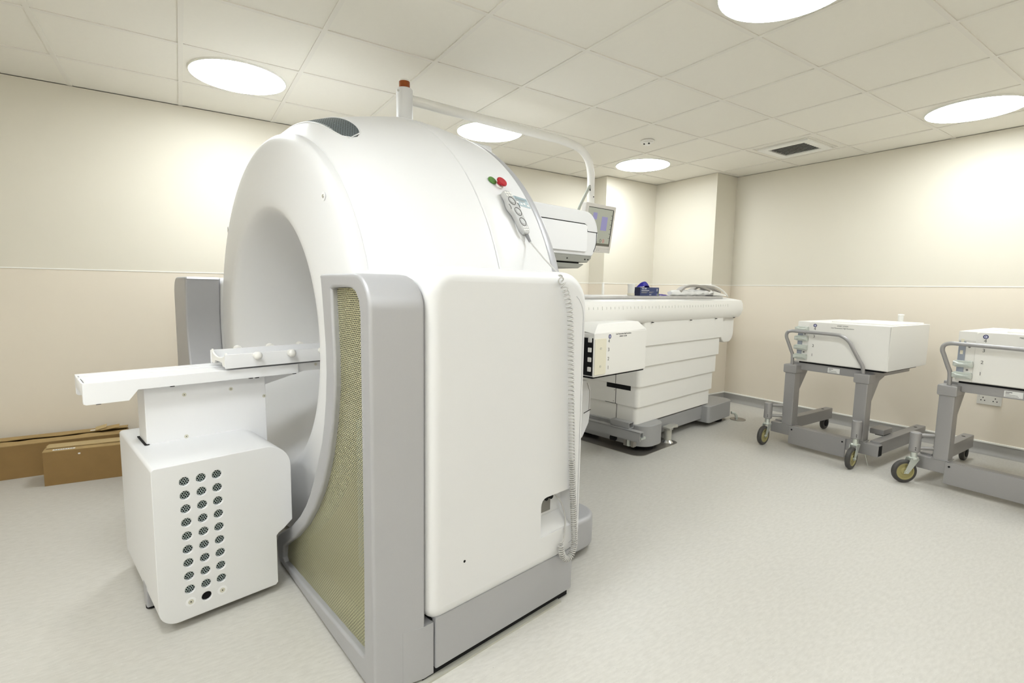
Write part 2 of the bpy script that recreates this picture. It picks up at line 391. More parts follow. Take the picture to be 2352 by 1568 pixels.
# ceiling: slab, exposed grid bars and lay-in tiles
ceil = struct('ceiling', box(XN-0.1, 5.0, YB-0.1, 0.1, CH+0.02, CH+0.12), CEIL)
I0, I1, J0, J1 = -5, 8, 0, 11
xs = [XN]+[0.6*i for i in range(I0, I1)]+[4.78]
ys = [YL]+[-0.6*j for j in range(1, J1+1)]+[YB]
for x in xs[1:-1]: struct('grid_bar', box(x-0.012, x+0.012, YB, YL-0.002, CH, CH+0.02), BARM, ceil)
for y in ys[1:-1]: struct('grid_bar', box(XN, 4.78, y-0.012, y+0.012, CH+0.0004, CH+0.02), BARM, ceil)
def visible(x, y, z):
    d = Vector((x, y, z))-CAM; f = d.dot(FW)
    if f < 0.15: return False
    px = W/2+FPX*d.dot(RT)/f; py = H/2-FPX*d.dot(UP)/f
    return -450 < px < W+450 and -500 < py < H
full = None
for a in range(len(xs)-1):
    for b in range(len(ys)-1):
        x0, x1, y1, y0 = xs[a], xs[a+1], ys[b], ys[b+1]
        if not any(visible(x, y, CH) for x in (x0, (x0+x1)/2, x1) for y in (y0, (y0+y1)/2, y1)): continue
        if x0 >= 3.5 and y0 > -0.35: continue
        w_, h_ = x1-x0, y1-y0
        if abs(w_-0.6) < 1e-4 and abs(h_-0.6) < 1e-4:
            if full is None:
                full = struct('ceiling_tile', box(-0.2885, 0.2885, -0.2885, 0.2885, 0.0045, 0.02), CEIL, ceil); o = full
            else: o = full.copy(); COL.objects.link(o); o.parent = ceil
            o.location = ((x0+x1)/2, (y0+y1)/2, CH+random.uniform(0, 0.0015))
        else: struct('ceiling_tile', box(x0+0.0115*(a > 0), x1-0.0115, y0+0.0115, y1-0.0115*(b > 0), CH+0.0045, CH+0.02), CEIL, ceil)

# round ceiling lights, one per cell of the grid; the unseen ones are added to brighten surfaces facing the camera
LIGHTS = [(-0.5, 1.5, 'round lit ceiling light above the front of the scanner, nearest the cardboard boxes'),
          (2.5, 1.5, 'round lit ceiling light crossed by the monitor arm behind the scanner'),
          (5.5, 1.5, 'round lit ceiling light by the boxed-in corner, beside the smoke detector'),
          (2.5, 5.5, 'large round lit ceiling light over the open floor in front of the patient table'),
          (6.5, 5.5, 'round lit ceiling light by the wall above the collimator carts'),
          (-1.5, 5.5, 'round lit ceiling light over the floor beside the stand with the roller rail'),
          (-3.5, 5.5, 'round lit ceiling light by the near wall, between its two neighbours along that wall'),
          (-3.5, 8.5, 'round lit ceiling light in the corner between the near and back walls'),
          (-0.5, 8.5, 'round lit ceiling light by the back wall, second from the near wall'),
          (5.5, 8.5, 'round lit ceiling light in the corner between the back and far walls')]
ringp = [(0.262, 0.003), (0.266, 0.003), (0.267, 0.005), (0.267, 0.014), (0.262, 0.014)]
for (i, j, lab) in LIGHTS:
    T = Thing('ceiling_light', lab, 'ceiling light', WR, (0.6*i, -0.6*j, CH+0.005), 'round ceiling lights')
    bm = bmesh.new(); seg = 64; R_ = []
    for (r, z) in ringp: R_.append([bm.verts.new((0.6*i+r*math.cos(2*PI*k/seg), -0.6*j+r*math.sin(2*PI*k/seg), CH-0.009+z)) for k in range(seg)])
    for q in range(len(R_)):
        A, B = R_[q], R_[(q+1) % len(R_)]
        for k in range(seg): bm.faces.new((A[k], A[(k+1) % seg], B[(k+1) % seg], B[k]))
    bmesh.ops.recalc_face_normals(bm, faces=bm.faces[:])
    T.part('rim', bm, TRIM, wn=False)
    T.part('diffuser', cyl((0.6*i, -0.6*j, CH-0.005), (0.6*i, -0.6*j, CH+0.004), 0.2615, 64), LAMPM, wn=False)

# smoke detector and supply grille
T = Thing('smoke_detector', 'small white round smoke detector with two dark slots on the ceiling', 'smoke detector', WR, (2.705, -1.49, CH+0.005))
T.part('base_ring', cyl((2.705, -1.49, CH-0.012), (2.705, -1.49, CH+0.005), 0.058, 32, bev=0.004), TRIM)
T.part('sensor_head', cyl((2.705, -1.49, CH-0.034), (2.705, -1.49, CH-0.011), 0.030, 28, r2=0.045, bev=0.004), TRIM)
for dx, dy in ((-0.028, 0.006), (-0.012, -0.028)):
    T.part('sensor_slot', box(2.705+dx-0.008, 2.705+dx+0.004, -1.49+dy-0.006, -1.49+dy+0.006, CH-0.032, CH-0.014), DARK, wn=False)
vx, vy = 3.90, -2.10
T = Thing('ceiling_vent', 'square white ceiling air vent with dark louvre gaps', 'air vent', WR, (vx, vy, CH+0.005))
T.part('frame', plate(rrect(-0.215, 0.215, -0.215, 0.215, 0.004, 2), [rrect(-0.15, 0.15, -0.155, 0.155, 0.002, 2)[::-1]], 0.016, 0.003, 2, lambda u, v, w: (vx+u, vy+v, CH-0.011+w)), TRIM)
T.part('dark_box', box(vx-0.15, vx+0.15, vy-0.155, vy+0.155, CH+0.0035, CH+0.005), DARK, wn=False)
for k in range(8):
    x = vx-0.147+k*0.0382
    T.part('slat', mapped(box(0, 0.024, vy-0.154, vy+0.154, 0, 0.0025), lambda a, b, c, x=x: (x+a*0.9, b, CH-0.009+c+a*0.25)), TRIM, wn=False)
struct('trim_9', plate(rrect(-0.245, 0.245, -0.245, 0.245, 0.003, 1), [rrect(-0.236, 0.236, -0.236, 0.236, 0.003, 1)[::-1]], 0.003, 0, 1, lambda u, v, w: (vx+u, vy+v, CH+0.002+w)), BARM)

# wall sockets on the far wall
def socket(y, z, lab, wd_=0.146, ht=0.086):
    x = xfar(y)
    T = Thing('wall_socket', lab, 'socket', WR, (x, y, z))
    T.part('face_plate', box(x-0.011, x, y-wd_/2, y+wd_/2, z-ht/2, z+ht/2, 0.004), SOCK)
    for s in ((-1, 1) if wd_ > 0.1 else (0,)):
        c = y+s*0.036
        for dy, dz in ((0, 0.012), (-0.011, -0.010), (0.011, -0.010)):
            T.part('pin_slot', box(x-0.0118, x-0.010, c+dy-0.003, c+dy+0.003, z+dz-0.004, z+dz+0.004), DARK, wn=False)
        T.part('rocker_switch', box(x-0.014, x-0.010, c-0.006+s*0.028, c+0.006+s*0.028, z+0.014, z+0.032, 0.001), SOCK)
socket(-3.392, 0.435, 'white double wall socket low on the wall behind the cart with two handles')
socket(-2.585, 0.435, 'white single wall socket behind the cart with four drawer handles', 0.086, 0.086)

# ================================================================== scanner gantry
B0, Z0 = -1.75, 0.975
ga = Thing('scanner_gantry', 'large white ring-shaped medical scanner gantry with silver grey pedestals', 'scanner', G, (-0.2, B0, 0.0))
ZC = 0.02
BELL = [(0.33, 0.34), (0.10, 0.345), (-0.02, 0.36), (-0.12, 0.39), (-0.24, 0.438), (-0.36, 0.493), (-0.46, 0.541), (-0.53, 0.576), (-0.575, 0.604), (-0.596, 0.624), (-0.604, 0.640), (-0.607, 0.665),
        (-0.606, 0.72), (-0.601, 0.80), (-0.594, 0.87), (-0.586, 0.918), (-0.580, 0.938), (-0.573, 0.950), (-0.563, 0.958), (-0.552, 0.9615), (-0.540, 0.9600), (-0.531, 0.9635), (-0.5265, 0.9640), (-0.526, 0.95)]
ga.part('front_bell_cover', lathe(BELL, B0, Z0, 192, ZC), WHITE, wn=False, ang=50)
BARREL = [(-0.526, 0.945), (-0.5255, 0.964), (-0.522, 0.972), (-0.510, 0.988), (-0.490, 1.010), (-0.46, 1.033), (-0.42, 1.052), (-0.36, 1.073), (-0.30, 1.091), (-0.22, 1.111), (-0.148, 1.128), (-0.09, 1.141), (-0.056, 1.147), (-0.0525, 1.144), (-0.052, 1.13)]
barrel = ga.part('barrel_cover', lathe(BARREL, B0, Z0, 192, ZC), WHITE, wn=False, ang=50)
REAR = [(-0.052, 1.13), (-0.0505, 1.147), (-0.046, 1.1505), (0.02, 1.152), (0.10, 1.148), (0.20, 1.139), (0.27, 1.131), (0.282, 1.129), (0.285, 1.124), (0.285, 1.10)]
ga.part('rear_cover', lathe(REAR, B0, Z0, 192, ZC), WHITE, wn=False, ang=50)
RIM = [(0.285, 1.10), (0.287, 1.126), (0.292, 1.129), (0.325, 1.126), (0.337, 1.120), (0.345, 1.105), (0.345, 0.34)]
ga.part('rear_rim', lathe(RIM, B0, Z0, 192, ZC), GREY, wn=False, ang=50, label='silver grey rim at the rear edge of the ring')
def rprof(a):
    P_ = BARREL+REAR[1:]
    for (x0, r0), (x1, r1) in zip(P_, P_[1:]):
        if x0 <= a <= x1 and x1 > x0: return r0+(r1-r0)*(a-x0)/(x1-x0)
    return 1.15
def on_drum(a, phi, dr=0.0):
    r = rprof(a)+dr; p = math.radians(phi); return Vector((a, B0-r*math.cos(p), Z0+r*math.sin(p)))
def drum_frame(a, phi):
    p = math.radians(phi); n = Vector((0.04, -math.cos(p), math.sin(p))).normalized(); t = Vector((0, math.sin(p), math.cos(p))); u = t.cross(n); u = Vector((1, 0, 0)) if u.x == 0 else (u if u.x > 0 else -u)
    t = n.cross(u); t = t if t.z > 0 else -t
    return u.normalized(), t.normalized(), n
def drum_map(a, phi):
    # (u along axis, v up the drum, w out of the surface), curved with the drum
    r = rprof(a)
    def f(u, v, w): return on_drum(a+u, phi+math.degrees(v/r), w)
    return f
# top ventilation opening: lens-shaped, wrapping over the crown
vent_out = []
NV = 40
def vent_edges(phi):
    t = max(-1.0, min(1.0, (phi-90)/33.6)); q = math.sqrt(max(0.0, 1-abs(t)**6))
    c = -0.411-0.018*abs(t)**4; return c-0.053*q, c+0.058*q+0.018*abs(t)**4
bm = bmesh.new(); rows = []
for k in range(NV+1):
    phi = 56.4+67.2*k/NV; a0, a1 = vent_edges(phi); rows.append([bm.verts.new(on_drum(a0+(a1-a0)*i/6, phi, 0.0016)) for i in range(7)])
for A, B in zip(rows, rows[1:]):
    for i in range(6): bm.faces.new((A[i], A[i+1], B[i+1], B[i]))
ga.part('top_vent_mesh', bm, VENTM, wn=False, label='dark blue-grey mesh vent on the crown of the ring')
bm = bmesh.new(); rows = []
for k in range(NV+1):
    phi = 56.5+67.0*k/NV; a0, a1 = vent_edges(phi); rows.append([bm.verts.new(on_drum(a0+(a1-a0)*i/6, phi, 0.0006)) for i in range(7)])
for A, B in zip(rows, rows[1:]):
    for i in range(6): bm.faces.new((A[i], A[i+1], B[i+1], B[i]))
ga.part('vent_backing', bm, DARKIN, wn=False)
edge = [on_drum(vent_edges(56.4+67.2*k/NV)[0], 56.4+67.2*k/NV, 0.001) for k in range(NV+1)]+[on_drum(vent_edges(56.4+67.2*k/NV)[1], 56.4+67.2*k/NV, 0.001) for k in range(NV-1, 0, -1)]
ga.part('vent_rim', tube(edge, 0.0035, 8, closed=True), WHITE, wn=False)
# recessed face screws
for phi in (41.9, 140.5):
    p = math.radians(phi); c = Vector((-0.5895, B0-0.905*math.cos(p), Z0+0.905*math.sin(p)))
    sc = ga.part('screw_recess', cyl(c, c+Vector((-0.0015, 0, 0)), 0.018, 24), WHITE2)
    ga.part('screw', cyl(c, c+Vector((-0.004, 0, 0)), 0.008, 16, bev=0.001), CHROME, sc)

# ---- near and far pedestals
KN = 0.0449; KP = -0.705+KN*2.19                        # front plane a = KP + KN*b
def fp(x, y):
    p = G.plane(x, y, (1, -KN, 0), KP); return (p.y, p.z)
arc_px = [(735, 640), (738, 680), (742, 735), (746, 791), (748, 855), (746.5, 919), (743, 970), (738, 1014), (728.5, 1060), (720, 1100), (710.7, 1134), (700, 1162), (688, 1184), (668, 1208), (650, 1219), (638, 1227)]
inner = [fp(*p) for p in arc_px]
TOPZ = 1.275
OB = -3.088
outline = [(fp(640, 1318)[0], 0.012), fp(635.5, 1240)]+[q for q in inner[::-1]]+[(-2.703, TOPZ-0.012), (-2.716, TOPZ)]+[(OB+0.105+0.105*math.cos(math.radians(t)), TOPZ-0.105+0.105*math.sin(math.radians(t))) for t in (90, 105, 120, 135, 150, 165, 180)]+[(OB, 0.012)]
hole_px = [(759, 664), (762, 728), (767, 823), (768, 887), (763.5, 967), (754, 1046), (744, 1097), (735, 1130), (720, 1170), (701, 1206), (678, 1234), (658, 1249), (650.5, 1256), (649, 1280), (652, 1292), (662, 1303), (830, 1503), (834, 1505), (835.5, 1495), (834, 1300), (830.5, 1060), (827, 850), (825, 720), (822, 692), (815, 672), (806, 663), (797, 660), (764, 660)]
hole = [fp(*p) for p in hole_px]
fmap = lambda u, v, w: (KP+KN*u+w, u-0.040*min(1.0, w/0.15)*min(1.0, max(0.0, (-2.95-u)/0.12)), v)
ff = ga.part('front_frame', plate(outline, [hole[::-1]], 0.156, 0.010, 3, fmap), GREY, label='silver grey curved frame around the mesh panel')
mm_ = [(b+(0.004 if b < -2.6 else 0), z) for b, z in hole]
me_ = ga.part('mesh_panel', plate(hole, (), 0.001, 0, 1, lambda u, v, w: (KP+KN*u+0.022+w, u, v)), MESHM, ff, wn=False, label='gold-green perforated mesh panel')
inb = [(-2.22, 0.05), (-2.30, 0.20), (-2.62, 0.50), (-2.74, 0.85), (-2.74, 1.24), (-3.05, 1.24), (-3.05, 0.05)]
ga.part('mesh_backing', plate(inb, (), 0.01, 0, 1, lambda u, v, w: (KP+KN*u+0.105+w, u, v)), mat('dark_shade_panel', (0.06, 0.058, 0.045), 0.7, var=0.5, vscale=3.0), ff, wn=False)  # near-black colour puts the interior's shade behind the mesh holes
for (c, r_, l_) in (((-0.64, -2.86, 0.55), 0.035, 0.5),):
    ga.part('internal_hose', tube([(c[0], c[1], c[2]+t*l_) for t in (-0.5, -0.2, 0.2, 0.5)], r_, 12), mat('blue_internal_hose', (0.20, 0.30, 0.45), 0.5), ff)
# white outer cover, side profile in (a, z)
CVB = -3.145
cov = ga.part('side_cover', plate(rrect(-0.586, 0.156, 0.187, TOPZ+0.028, (0.05, 0.085, 0.13, 0.09), 8), (), 0.55, 0.045, 7, lambda u, v, w: (u, CVB+w, v)), WHITE, label='smooth white side cover')
boolean_cut(cov, mapped(plate(rrect(-0.094, 0.079, 0.310, 0.462, (0.004, 0.004, 0.004, 0.03), 4), (), 0.088, 0, 1, lambda u, v, w: (u, CVB-0.03+w, v)), lambda x, y, z: Vector((x, y, z))-ga.o))
seam = rrect(-0.545, 0.118, 0.235, TOPZ-0.045, (0.02, 0.06, 0.10, 0.05), 8)
ga.part('cover_seam', tube([(u, CVB+0.0015, v) for u, v in seam if u > 0.06], 0.0022, 6), mat('seam_shadow_gap', (0.45, 0.45, 0.47), 0.6), cov, wn=False)
ga.part('cover_hole', cyl((-0.451, CVB+0.004, 0.355), (-0.451, CVB-0.0006, 0.355), 0.0045, 12), DARK, cov, wn=False)
# connector recess
RB = CVB+0.056
pan = ga.part('connector_panel', box(-0.085, 0.012, RB-0.006, RB+0.01, 0.374, 0.4615, 0.002), mat('grey_connector_plate', (0.22, 0.21, 0.19), 0.5), cov)
for k in range(3):
    ga.part('connector', cyl((-0.054+0.027*k, RB-0.022, 0.437), (-0.054+0.027*k, RB-0.004, 0.437), 0.0105, 16), DARK, pan)
ga.part('recess_shelf', mapped(box(-0.093, 0.078, 0, 0.054, 0, 0.010), lambda a, b, c: (a, CVB+0.003+b, 0.304+c+b*0.85)), WHITE, cov)
ga.part('cover_gap', plate([(b-0.028*min(1.0, max(0.0, (-2.95-b)/0.12)), z-0.006) for b, z in outline], (), 0.0085, 0, 1, lambda u, v, w: (-0.594+w, u, v)), DARK, wn=False)
ga.part('plinth', box(-0.556, 0.106, -3.136, -2.6, 0.026, 0.20, 0.006), GREY, label='silver grey plinth below the white cover')
ga.part('kick_gap', box(-0.60, 0.09, -3.126, -2.55, 0.002, 0.03), DARK, wn=False)
ga.part('floor_strip', box(-0.66, 0.035, -3.146, -3.0, 0.0, 0.007), mat('pale_metal_strip', (0.55, 0.54, 0.47), 0.4, metal=0.4), wn=False)
ga.part('pillar_gap', box(-0.562, -0.552, -3.116, -2.9, 0.012, 0.19), DARK, wn=False)
ga.part('pillar_toe', prism([(-0.66, -3.1116), (-0.596, -3.1288), (-0.560, -3.1288), (-0.560, -3.0), (-0.66, -3.0)], 0.0125, 0.186), GREY, ff, wn=False)
ga.part('rear_foot', plate(rrect(0.05, 0.505, -2.985, -2.2, (0.09, 0.11, 0.11, 0.02), 6), (), 0.15, 0.018, 3, lambda u, v, w: (u, v, 0.03+w)), GREY)
ga.part('foot_pad', box(0.1, 0.45, -2.93, -2.3, 0.0, 0.035), DARK, wn=False)
# far pedestal, mirrored across the bore
mb = lambda b: 2*B0-b
FA = -0.772
out_f = [(mb(b), z) for b, z in outline]
f2 = ga.part('front_frame', plate(out_f, [], 0.19, 0.012, 3, lambda u, v, w: (FA+w, u, v)), GREY)
ga.part('side_cover', plate(rrect(-0.582, 0.156, 0.187, TOPZ, (0.03, 0.085, 0.12, 0.05), 8), (), 0.5, 0.05, 6, lambda u, v, w: (u, mb(CVB)-0.5+w, v)), WHITE)
ga.part('plinth', box(-0.58, 0.106, mb(-2.6), mb(-3.136), 0.026, 0.20, 0.006), GREY)
ga.part('kick_gap', box(-0.72, 0.05, mb(-2.55), mb(-3.12), 0.0, 0.03), DARK, wn=False)

# ---- controls on the near shoulder of the ring
def knob(a, phi, r, h, m, nm, lab, dr=0.0, flare=None):
    u, t, n = drum_frame(a, phi); c = on_drum(a, phi, dr)
    return ga.part(nm, cyl(c, c+n*h, r, 24, r2=flare, bev=min(0.003, h*0.3)), m, label=lab)
knob(0.114, 38.8, 0.022, 0.008, TRIM, 'button_collar', None)
knob(0.114, 38.95, 0.013, 0.022, RED, 'button_stem', None)
kb = knob(0.116, 38.8, 0.0255, 0.011, RED, 'emergency_button', 'red mushroom emergency stop button', 0.018)
knob(0.080, 39.7, 0.021, 0.010, GREEN, 'start_button', 'round green button')
F_ = drum_map(0.225, 35.4)
lb = ga.part('instruction_label', mapped(plate(rrect(-0.048, 0.048, -0.030, 0.026, 0.002, 2), (), 0.0012, 0, 1), F_), STICKB, label='blue-grey instruction label')
ga.part('label_band', mapped(box(-0.035, 0.047, 0.012, 0.026, 0.0012, 0.0018), F_), STICKD, lb, wn=False)
for k in range(4):
    ga.part('label_window', mapped(box(-0.042+0.023*k, -0.027+0.023*k, -0.016-0.006*(k % 2), -0.006-0.006*(k % 2), 0.0012, 0.0018), F_), PAPER, lb, wn=False)
for k in range(3):
    ga.part('label_line', mapped(box(-0.040, 0.030-0.008*k, 0.0075-0.005*k, 0.0085-0.005*k, 0.0012, 0.0017), F_), INKL, lb, wn=False)
ga.part('control_cradle', mapped(ball((0, 0, 0), 1.0, 0.024, 0.060, 0.006, 24), drum_map(0.128, 26.9)), WHITE, wn=False)

# ---- detector heads behind the ring
DB = -2.30
dm = lambda u, v, w: (u, DB+w, v)
head = ga.part('detector_head', plate([(0.30, 1.455), (1.235, 1.455), (1.27, 1.50), (1.285, 1.56), (1.288, 1.61)]+arc(1.158, 1.61, 0.128, 10, 80, 8)+[(1.12, 1.738), (0.30, 1.738)], (), 0.95, 0.010, 3, dm), WHITE, label='white detector head behind the ring')
ga.part('head_side_panel', plate(rrect(0.30, 1.165, 1.478, 1.650, (0.004, 0.02, 0.02, 0.004), 5), (), 0.02, 0.004, 3, lambda u, v, w: (u, DB-0.012+w, v)), WHITE2, head)
ga.part('head_gap', tube([(0.30, DB-0.002, 1.655), (1.145, DB-0.002, 1.655), (1.165, DB-0.002, 1.648), (1.172, DB-0.002, 1.625), (1.178, DB-0.0005, 1.610), (1.281, DB-0.0005, 1.610)], 0.0024, 6), DARK, head, wn=False)
ga.part('head_gap', tube([(1.272, DB-0.001, 1.608), (1.272, DB-0.001, 1.545), (1.262, DB-0.001, 1.515), (1.245, DB-0.001, 1.485)], 0.0020, 6), DARK, head, wn=False)
ga.part('collimator', plate([(0.30, 1.413), (1.19, 1.413), (1.228, 1.440), (1.228, 1.455), (0.30, 1.455)], (), 0.9, 0.003, 2, lambda u, v, w: (u, DB+0.004+w, v)), mat('collimator_grey', (0.30, 0.30, 0.27), 0.5, metal=0.2), head)
ga.part('collimator_plate', plate([(0.30, 1.374), (1.115, 1.374), (1.168, 1.400), (1.158, 1.404), (0.30, 1.404)], (), 0.9, 0.003, 2, lambda u, v, w: (u, DB+0.014+w, v)), MATS['collimator_grey'], head)
ga.part('collimator_gap', box(0.30, 1.135, DB+0.03, DB+0.85, 1.403, 1.414), DARK, head, wn=False)
for a_ in (0.99, 1.165, 1.195):
    ga.part('bolt', cyl((a_, DB+0.008, 1.432), (a_, DB+0.001, 1.432), 0.0045, 10), DARK, head, wn=False)
low = ga.part('detector_head', plate([(0.35, 0.20), (1.10, 0.20), (1.20, 0.25), (1.262, 0.34)]+[(1.272, 0.40), (1.272, 0.53)]+arc(1.19, 0.56, 0.082, 0, 80, 6)+[(0.35, 0.655)], (), 0.95, 0.010, 3, lambda u, v, w: (u, DB+w, v)), WHITE)
ga.part('head_gap', tube([(1.20, DB-0.001, 0.415), (1.273, DB-0.001, 0.430)], 0.0026, 6), DARK, low, wn=False)
ga.part('head_gap', tube([(1.255, DB-0.001, 0.43), (1.255, DB-0.001, 0.56), (1.225, DB-0.001, 0.62)], 0.0022, 6), INKL, low, wn=False)
ga.part('rotor_housing', cyl((0.34, B0, Z0), (0.52, B0, Z0), 0.80, 64, bev=0.02), WHITE)
ga.part('rotor_arm', box(0.45, 0.70, -2.2, -1.3, 1.50, 1.70, 0.02), WHITE)
ga.part('rotor_arm', box(0.45, 0.70, -2.2, -1.3, 0.25, 0.45, 0.02), WHITE)
rb0 = G.at(1128, 337, 1, -1.95)
ga.part('rear_top_box', box(rb0.x-0.22, rb0.x, -1.97, -1.5, rb0.z-0.35, rb0.z, 0.02, 3), WHITE)

# ================================================================== monitor boom
PB = -1.75
pt = G.at(929, 205, 1, PB); pa = pt.x
zt = pt.z
bo = Thing('monitor_boom', 'white post with amber beacon and long arm carrying a grey monitor', 'monitor arm', G, (pa, PB, Z0+1.148))
post = bo.part('post', cyl((pa, PB, Z0+1.135), (pa, PB, zt), 0.0465, 32, bev=0.004), WHITE)
bz = G.at(929, 185, 1, PB).z; bz1 = G.at(929, 188.5, 1, PB).z
bo.part('beacon_lens', cyl((pa, PB, zt-0.002), (pa, PB, bz1), 0.0305, 28), AMBER, label='amber beacon lens')
bo.part('beacon_cap', cyl((pa, PB, bz1-0.001), (pa, PB, bz), 0.0315, 28, bev=0.002), CREAMW)
bo.part('post_screw', cyl((pa-0.045, PB-0.012, zt-0.022), (pa-0.052, PB-0.014, zt-0.022), 0.006, 12), CHROME)
A0 = G.at(944, 231, 1, PB); AZ = A0.z
A1 = G.at(1290, 322, 2, AZ); AB = A1.y
A2 = G.at(1330, 340, 1, AB); A3 = G.at(1350, 365, 1, AB); A4 = G.at(1357, 398, 1, AB); A5 = G.at(1357, 470, 1, AB)
a0 = Vector((pa, PB, AZ))
path = [a0, a0.lerp(A1, 0.5), a0.lerp(A1, 0.9)]+smooth_path([a0.lerp(A1, 0.9), A1, A2, A3, A4, A4.lerp(A5, 0.4)], 6)[1:]+[A5]
bo.part('arm', tube(path, 0.0285, 16), CREAMW, wn=False)
cb = [G.at(1354, 428, 1, AB-0.03), G.at(1345, 446, 1, AB-0.03), G.at(1338, 460, 1, AB-0.03), G.at(1330, 478, 1, AB-0.02), G.at(1325, 500, 1, AB)]
bo.part('cable', tube(smooth_path(cb, 5), 0.0115, 10), mat('grey_green_cable', (0.42, 0.44, 0.39), 0.5), wn=False)
bo.part('arm_slot', tube([G.at(1355, 425, 1, AB-0.027), G.at(1355.5, 438, 1, AB-0.027)], 0.004, 6), DARK, wn=False)
s_ = G.at(1363, 452, 1, AB-0.028)
bo.part('arm_screw', cyl(s_, s_+Vector((0, -0.004, 0)), 0.004, 10), DARK)
tr = G.at(1416, 476, 1, AB-0.045); br = G.at(1405.5, 582, 1, AB+0.01); tl = G.at(1348, 463.5, 1, AB-0.045)
ux = (tr-tl).normalized(); vy_ = (br-tr); hh = vy_.length; vy_ = (vy_-ux*vy_.dot(ux)).normalized(); nz_ = ux.cross(vy_).normalized()
if nz_.y > 0: nz_ = -nz_
ww = (tr-tl).length
MM = lambda u, v, w: tl+ux*u+vy_*v+nz_*w            # u right, v down, w towards the viewer
mon = bo.part('monitor', plate(rrect(0, ww, 0, hh, 0.006, 3), [], 0.045, 0.004, 2, lambda u, v, w: MM(u, v, w-0.045)), BEZEL, label='flat monitor with grey bezel')
s0, s1, t0, t1 = ww*0.09, ww*0.915, hh*0.085, hh*0.855
scr = bo.part('screen', mapped(box(s0, s1, t0, t1, 0.0, 0.0012), MM), SCREEN, mon, wn=False)
bo.part('screen_surround', mapped(join(box(s1-0.003, s1+0.006, t0, t1, 0.0, 0.0018), box(s0, s1, t0-0.004, t0, 0.0, 0.0018)), MM), DARK, mon, wn=False)
for (a_, b_, c_, d_, m_) in ((0.56, 0.80, 0.20, 0.575, SCRP), (0.20, 0.36, 0.12, 0.30, SCRP), (0.0, 1.0, 0.93, 1.0, SCRD)):
    bo.part('screen_window', mapped(box(s0+(s1-s0)*a_, s0+(s1-s0)*b_, t0+(t1-t0)*c_, t0+(t1-t0)*d_, 0.0012, 0.0020), MM), m_, mon, wn=False)
for k in range(6):
    v_ = t0+(t1-t0)*(0.14+0.125*k); bo.part('screen_tick', mapped(box(s1-0.022, s1-0.006, v_, v_+0.004, 0.0012, 0.0020), MM), SCRD, mon, wn=False)
for (q, m_) in ((0.74, SCRR), (0.62, SCRD)):
    cx_, cy_ = s0+(s1-s0)*q, t0+(t1-t0)*0.86
    bo.part('screen_ring', tube([MM(cx_+0.010*math.cos(t), cy_+0.013*math.sin(t), 0.0022) for t in [2*PI*k/16 for k in range(16)]], 0.0018, 5, closed=True), m_, mon, wn=False)
for k in range(3): bo.part('monitor_button', mapped(box(ww*0.52+0.014*k, ww*0.52+0.006+0.014*k, hh*0.945, hh*0.953, 0.0, 0.0012), MM), INK, mon, wn=False)
bo.part('monitor_base_strip', mapped(box(0.004, ww-0.004, hh*0.912, hh*0.916, 0.0, 0.0006), MM), INKL, mon, wn=False)

# ================================================================== hand control with coiled cord
hc_map = drum_map(0.119, 30.45)
def hc(u, v, w):
    c, s = math.cos(0.15), math.sin(0.15)         # leans along the ring
    return hc_map(u*c-v*s, u*s+v*c, w+0.008)
hco = on_drum(0.130, 31.2, 0.0)
hk = Thing('hand_control', 'grey hand control with round keypads hung on the scanner with coiled cord', 'hand control', G, hco)
body = [(-0.020, 0.106), (-0.028, 0.100), (-0.031, 0.075), (-0.033, 0.055), (-0.041, 0.040), (-0.044, 0.020), (-0.038, 0.004), (-0.031, -0.012), (-0.029, -0.05), (-0.027, -0.085), (-0.018, -0.103), (0.0, -0.109), (0.018, -0.103), (0.027, -0.088), (0.030, -0.05), (0.031, 0.0), (0.036, 0.02), (0.036, 0.045), (0.031, 0.065), (0.029, 0.09), (0.016, 0.108), (0.0, 0.112)]
bd = hk.part('control_body', mapped(plate(body, (), 0.022, 0.006, 3), hc), CONTROL)
ringm = lambda cu_, cv_, r: tube([hc(cu_+r*math.cos(t), cv_+r*math.sin(t), 0.0225) for t in [2*PI*k/20 for k in range(20)]], 0.0016, 6, closed=True)
for (cu_, cv_, r) in ((-0.002, 0.052, 0.020), (0.002, -0.002, 0.020), (0.000, -0.052, 0.019)):
    k_ = hk.part('keypad_ring', ringm(cu_, cv_, r), INK, wn=False)
    hk.part('keypad_disc', cyl(hc(cu_, cv_, 0.021), hc(cu_, cv_, 0.0245), 0.0125, 18, bev=0.001), CONTROL, k_)
for v_ in (0.094, 0.080):
    for u_ in (-0.016, 0.0, 0.016):
        hk.part('key', cyl(hc(u_, v_, 0.021), hc(u_, v_, 0.0245), 0.0055, 12, bev=0.001), CREAMW)
for v_ in (-0.079, -0.091):
    for u_ in (-0.012, 0.0, 0.012):
        hk.part('key', cyl(hc(u_, v_, 0.021), hc(u_, v_, 0.0245), 0.0045, 12, bev=0.001), CREAMW)
for (u_, v_) in ((-0.036, 0.022), (0.029, 0.03)):
    hk.part('side_key', tube([hc(u_, v_-0.012, 0.0225), hc(u_+0.003, v_, 0.0225), hc(u_, v_+0.012, 0.0225)], 0.0018, 6), INK, wn=False)
g0 = hc(0.002, -0.108, 0.011); g1 = hc(0.004, -0.142, 0.013)
hk.part('strain_relief', cyl(g0, g1, 0.0085, 16, r2=0.0055), mat('dark_grey_rubber', (0.22, 0.22, 0.23), 0.5))
e1 = G.at(1281, 627, 1, -3.06)
hk.part('straight_cord', tube([g1, g1.lerp(e1, 0.5)+Vector((0, -0.01, -0.012)), e1], 0.0030, 8), CORD, wn=False)
CB = CVB-0.020
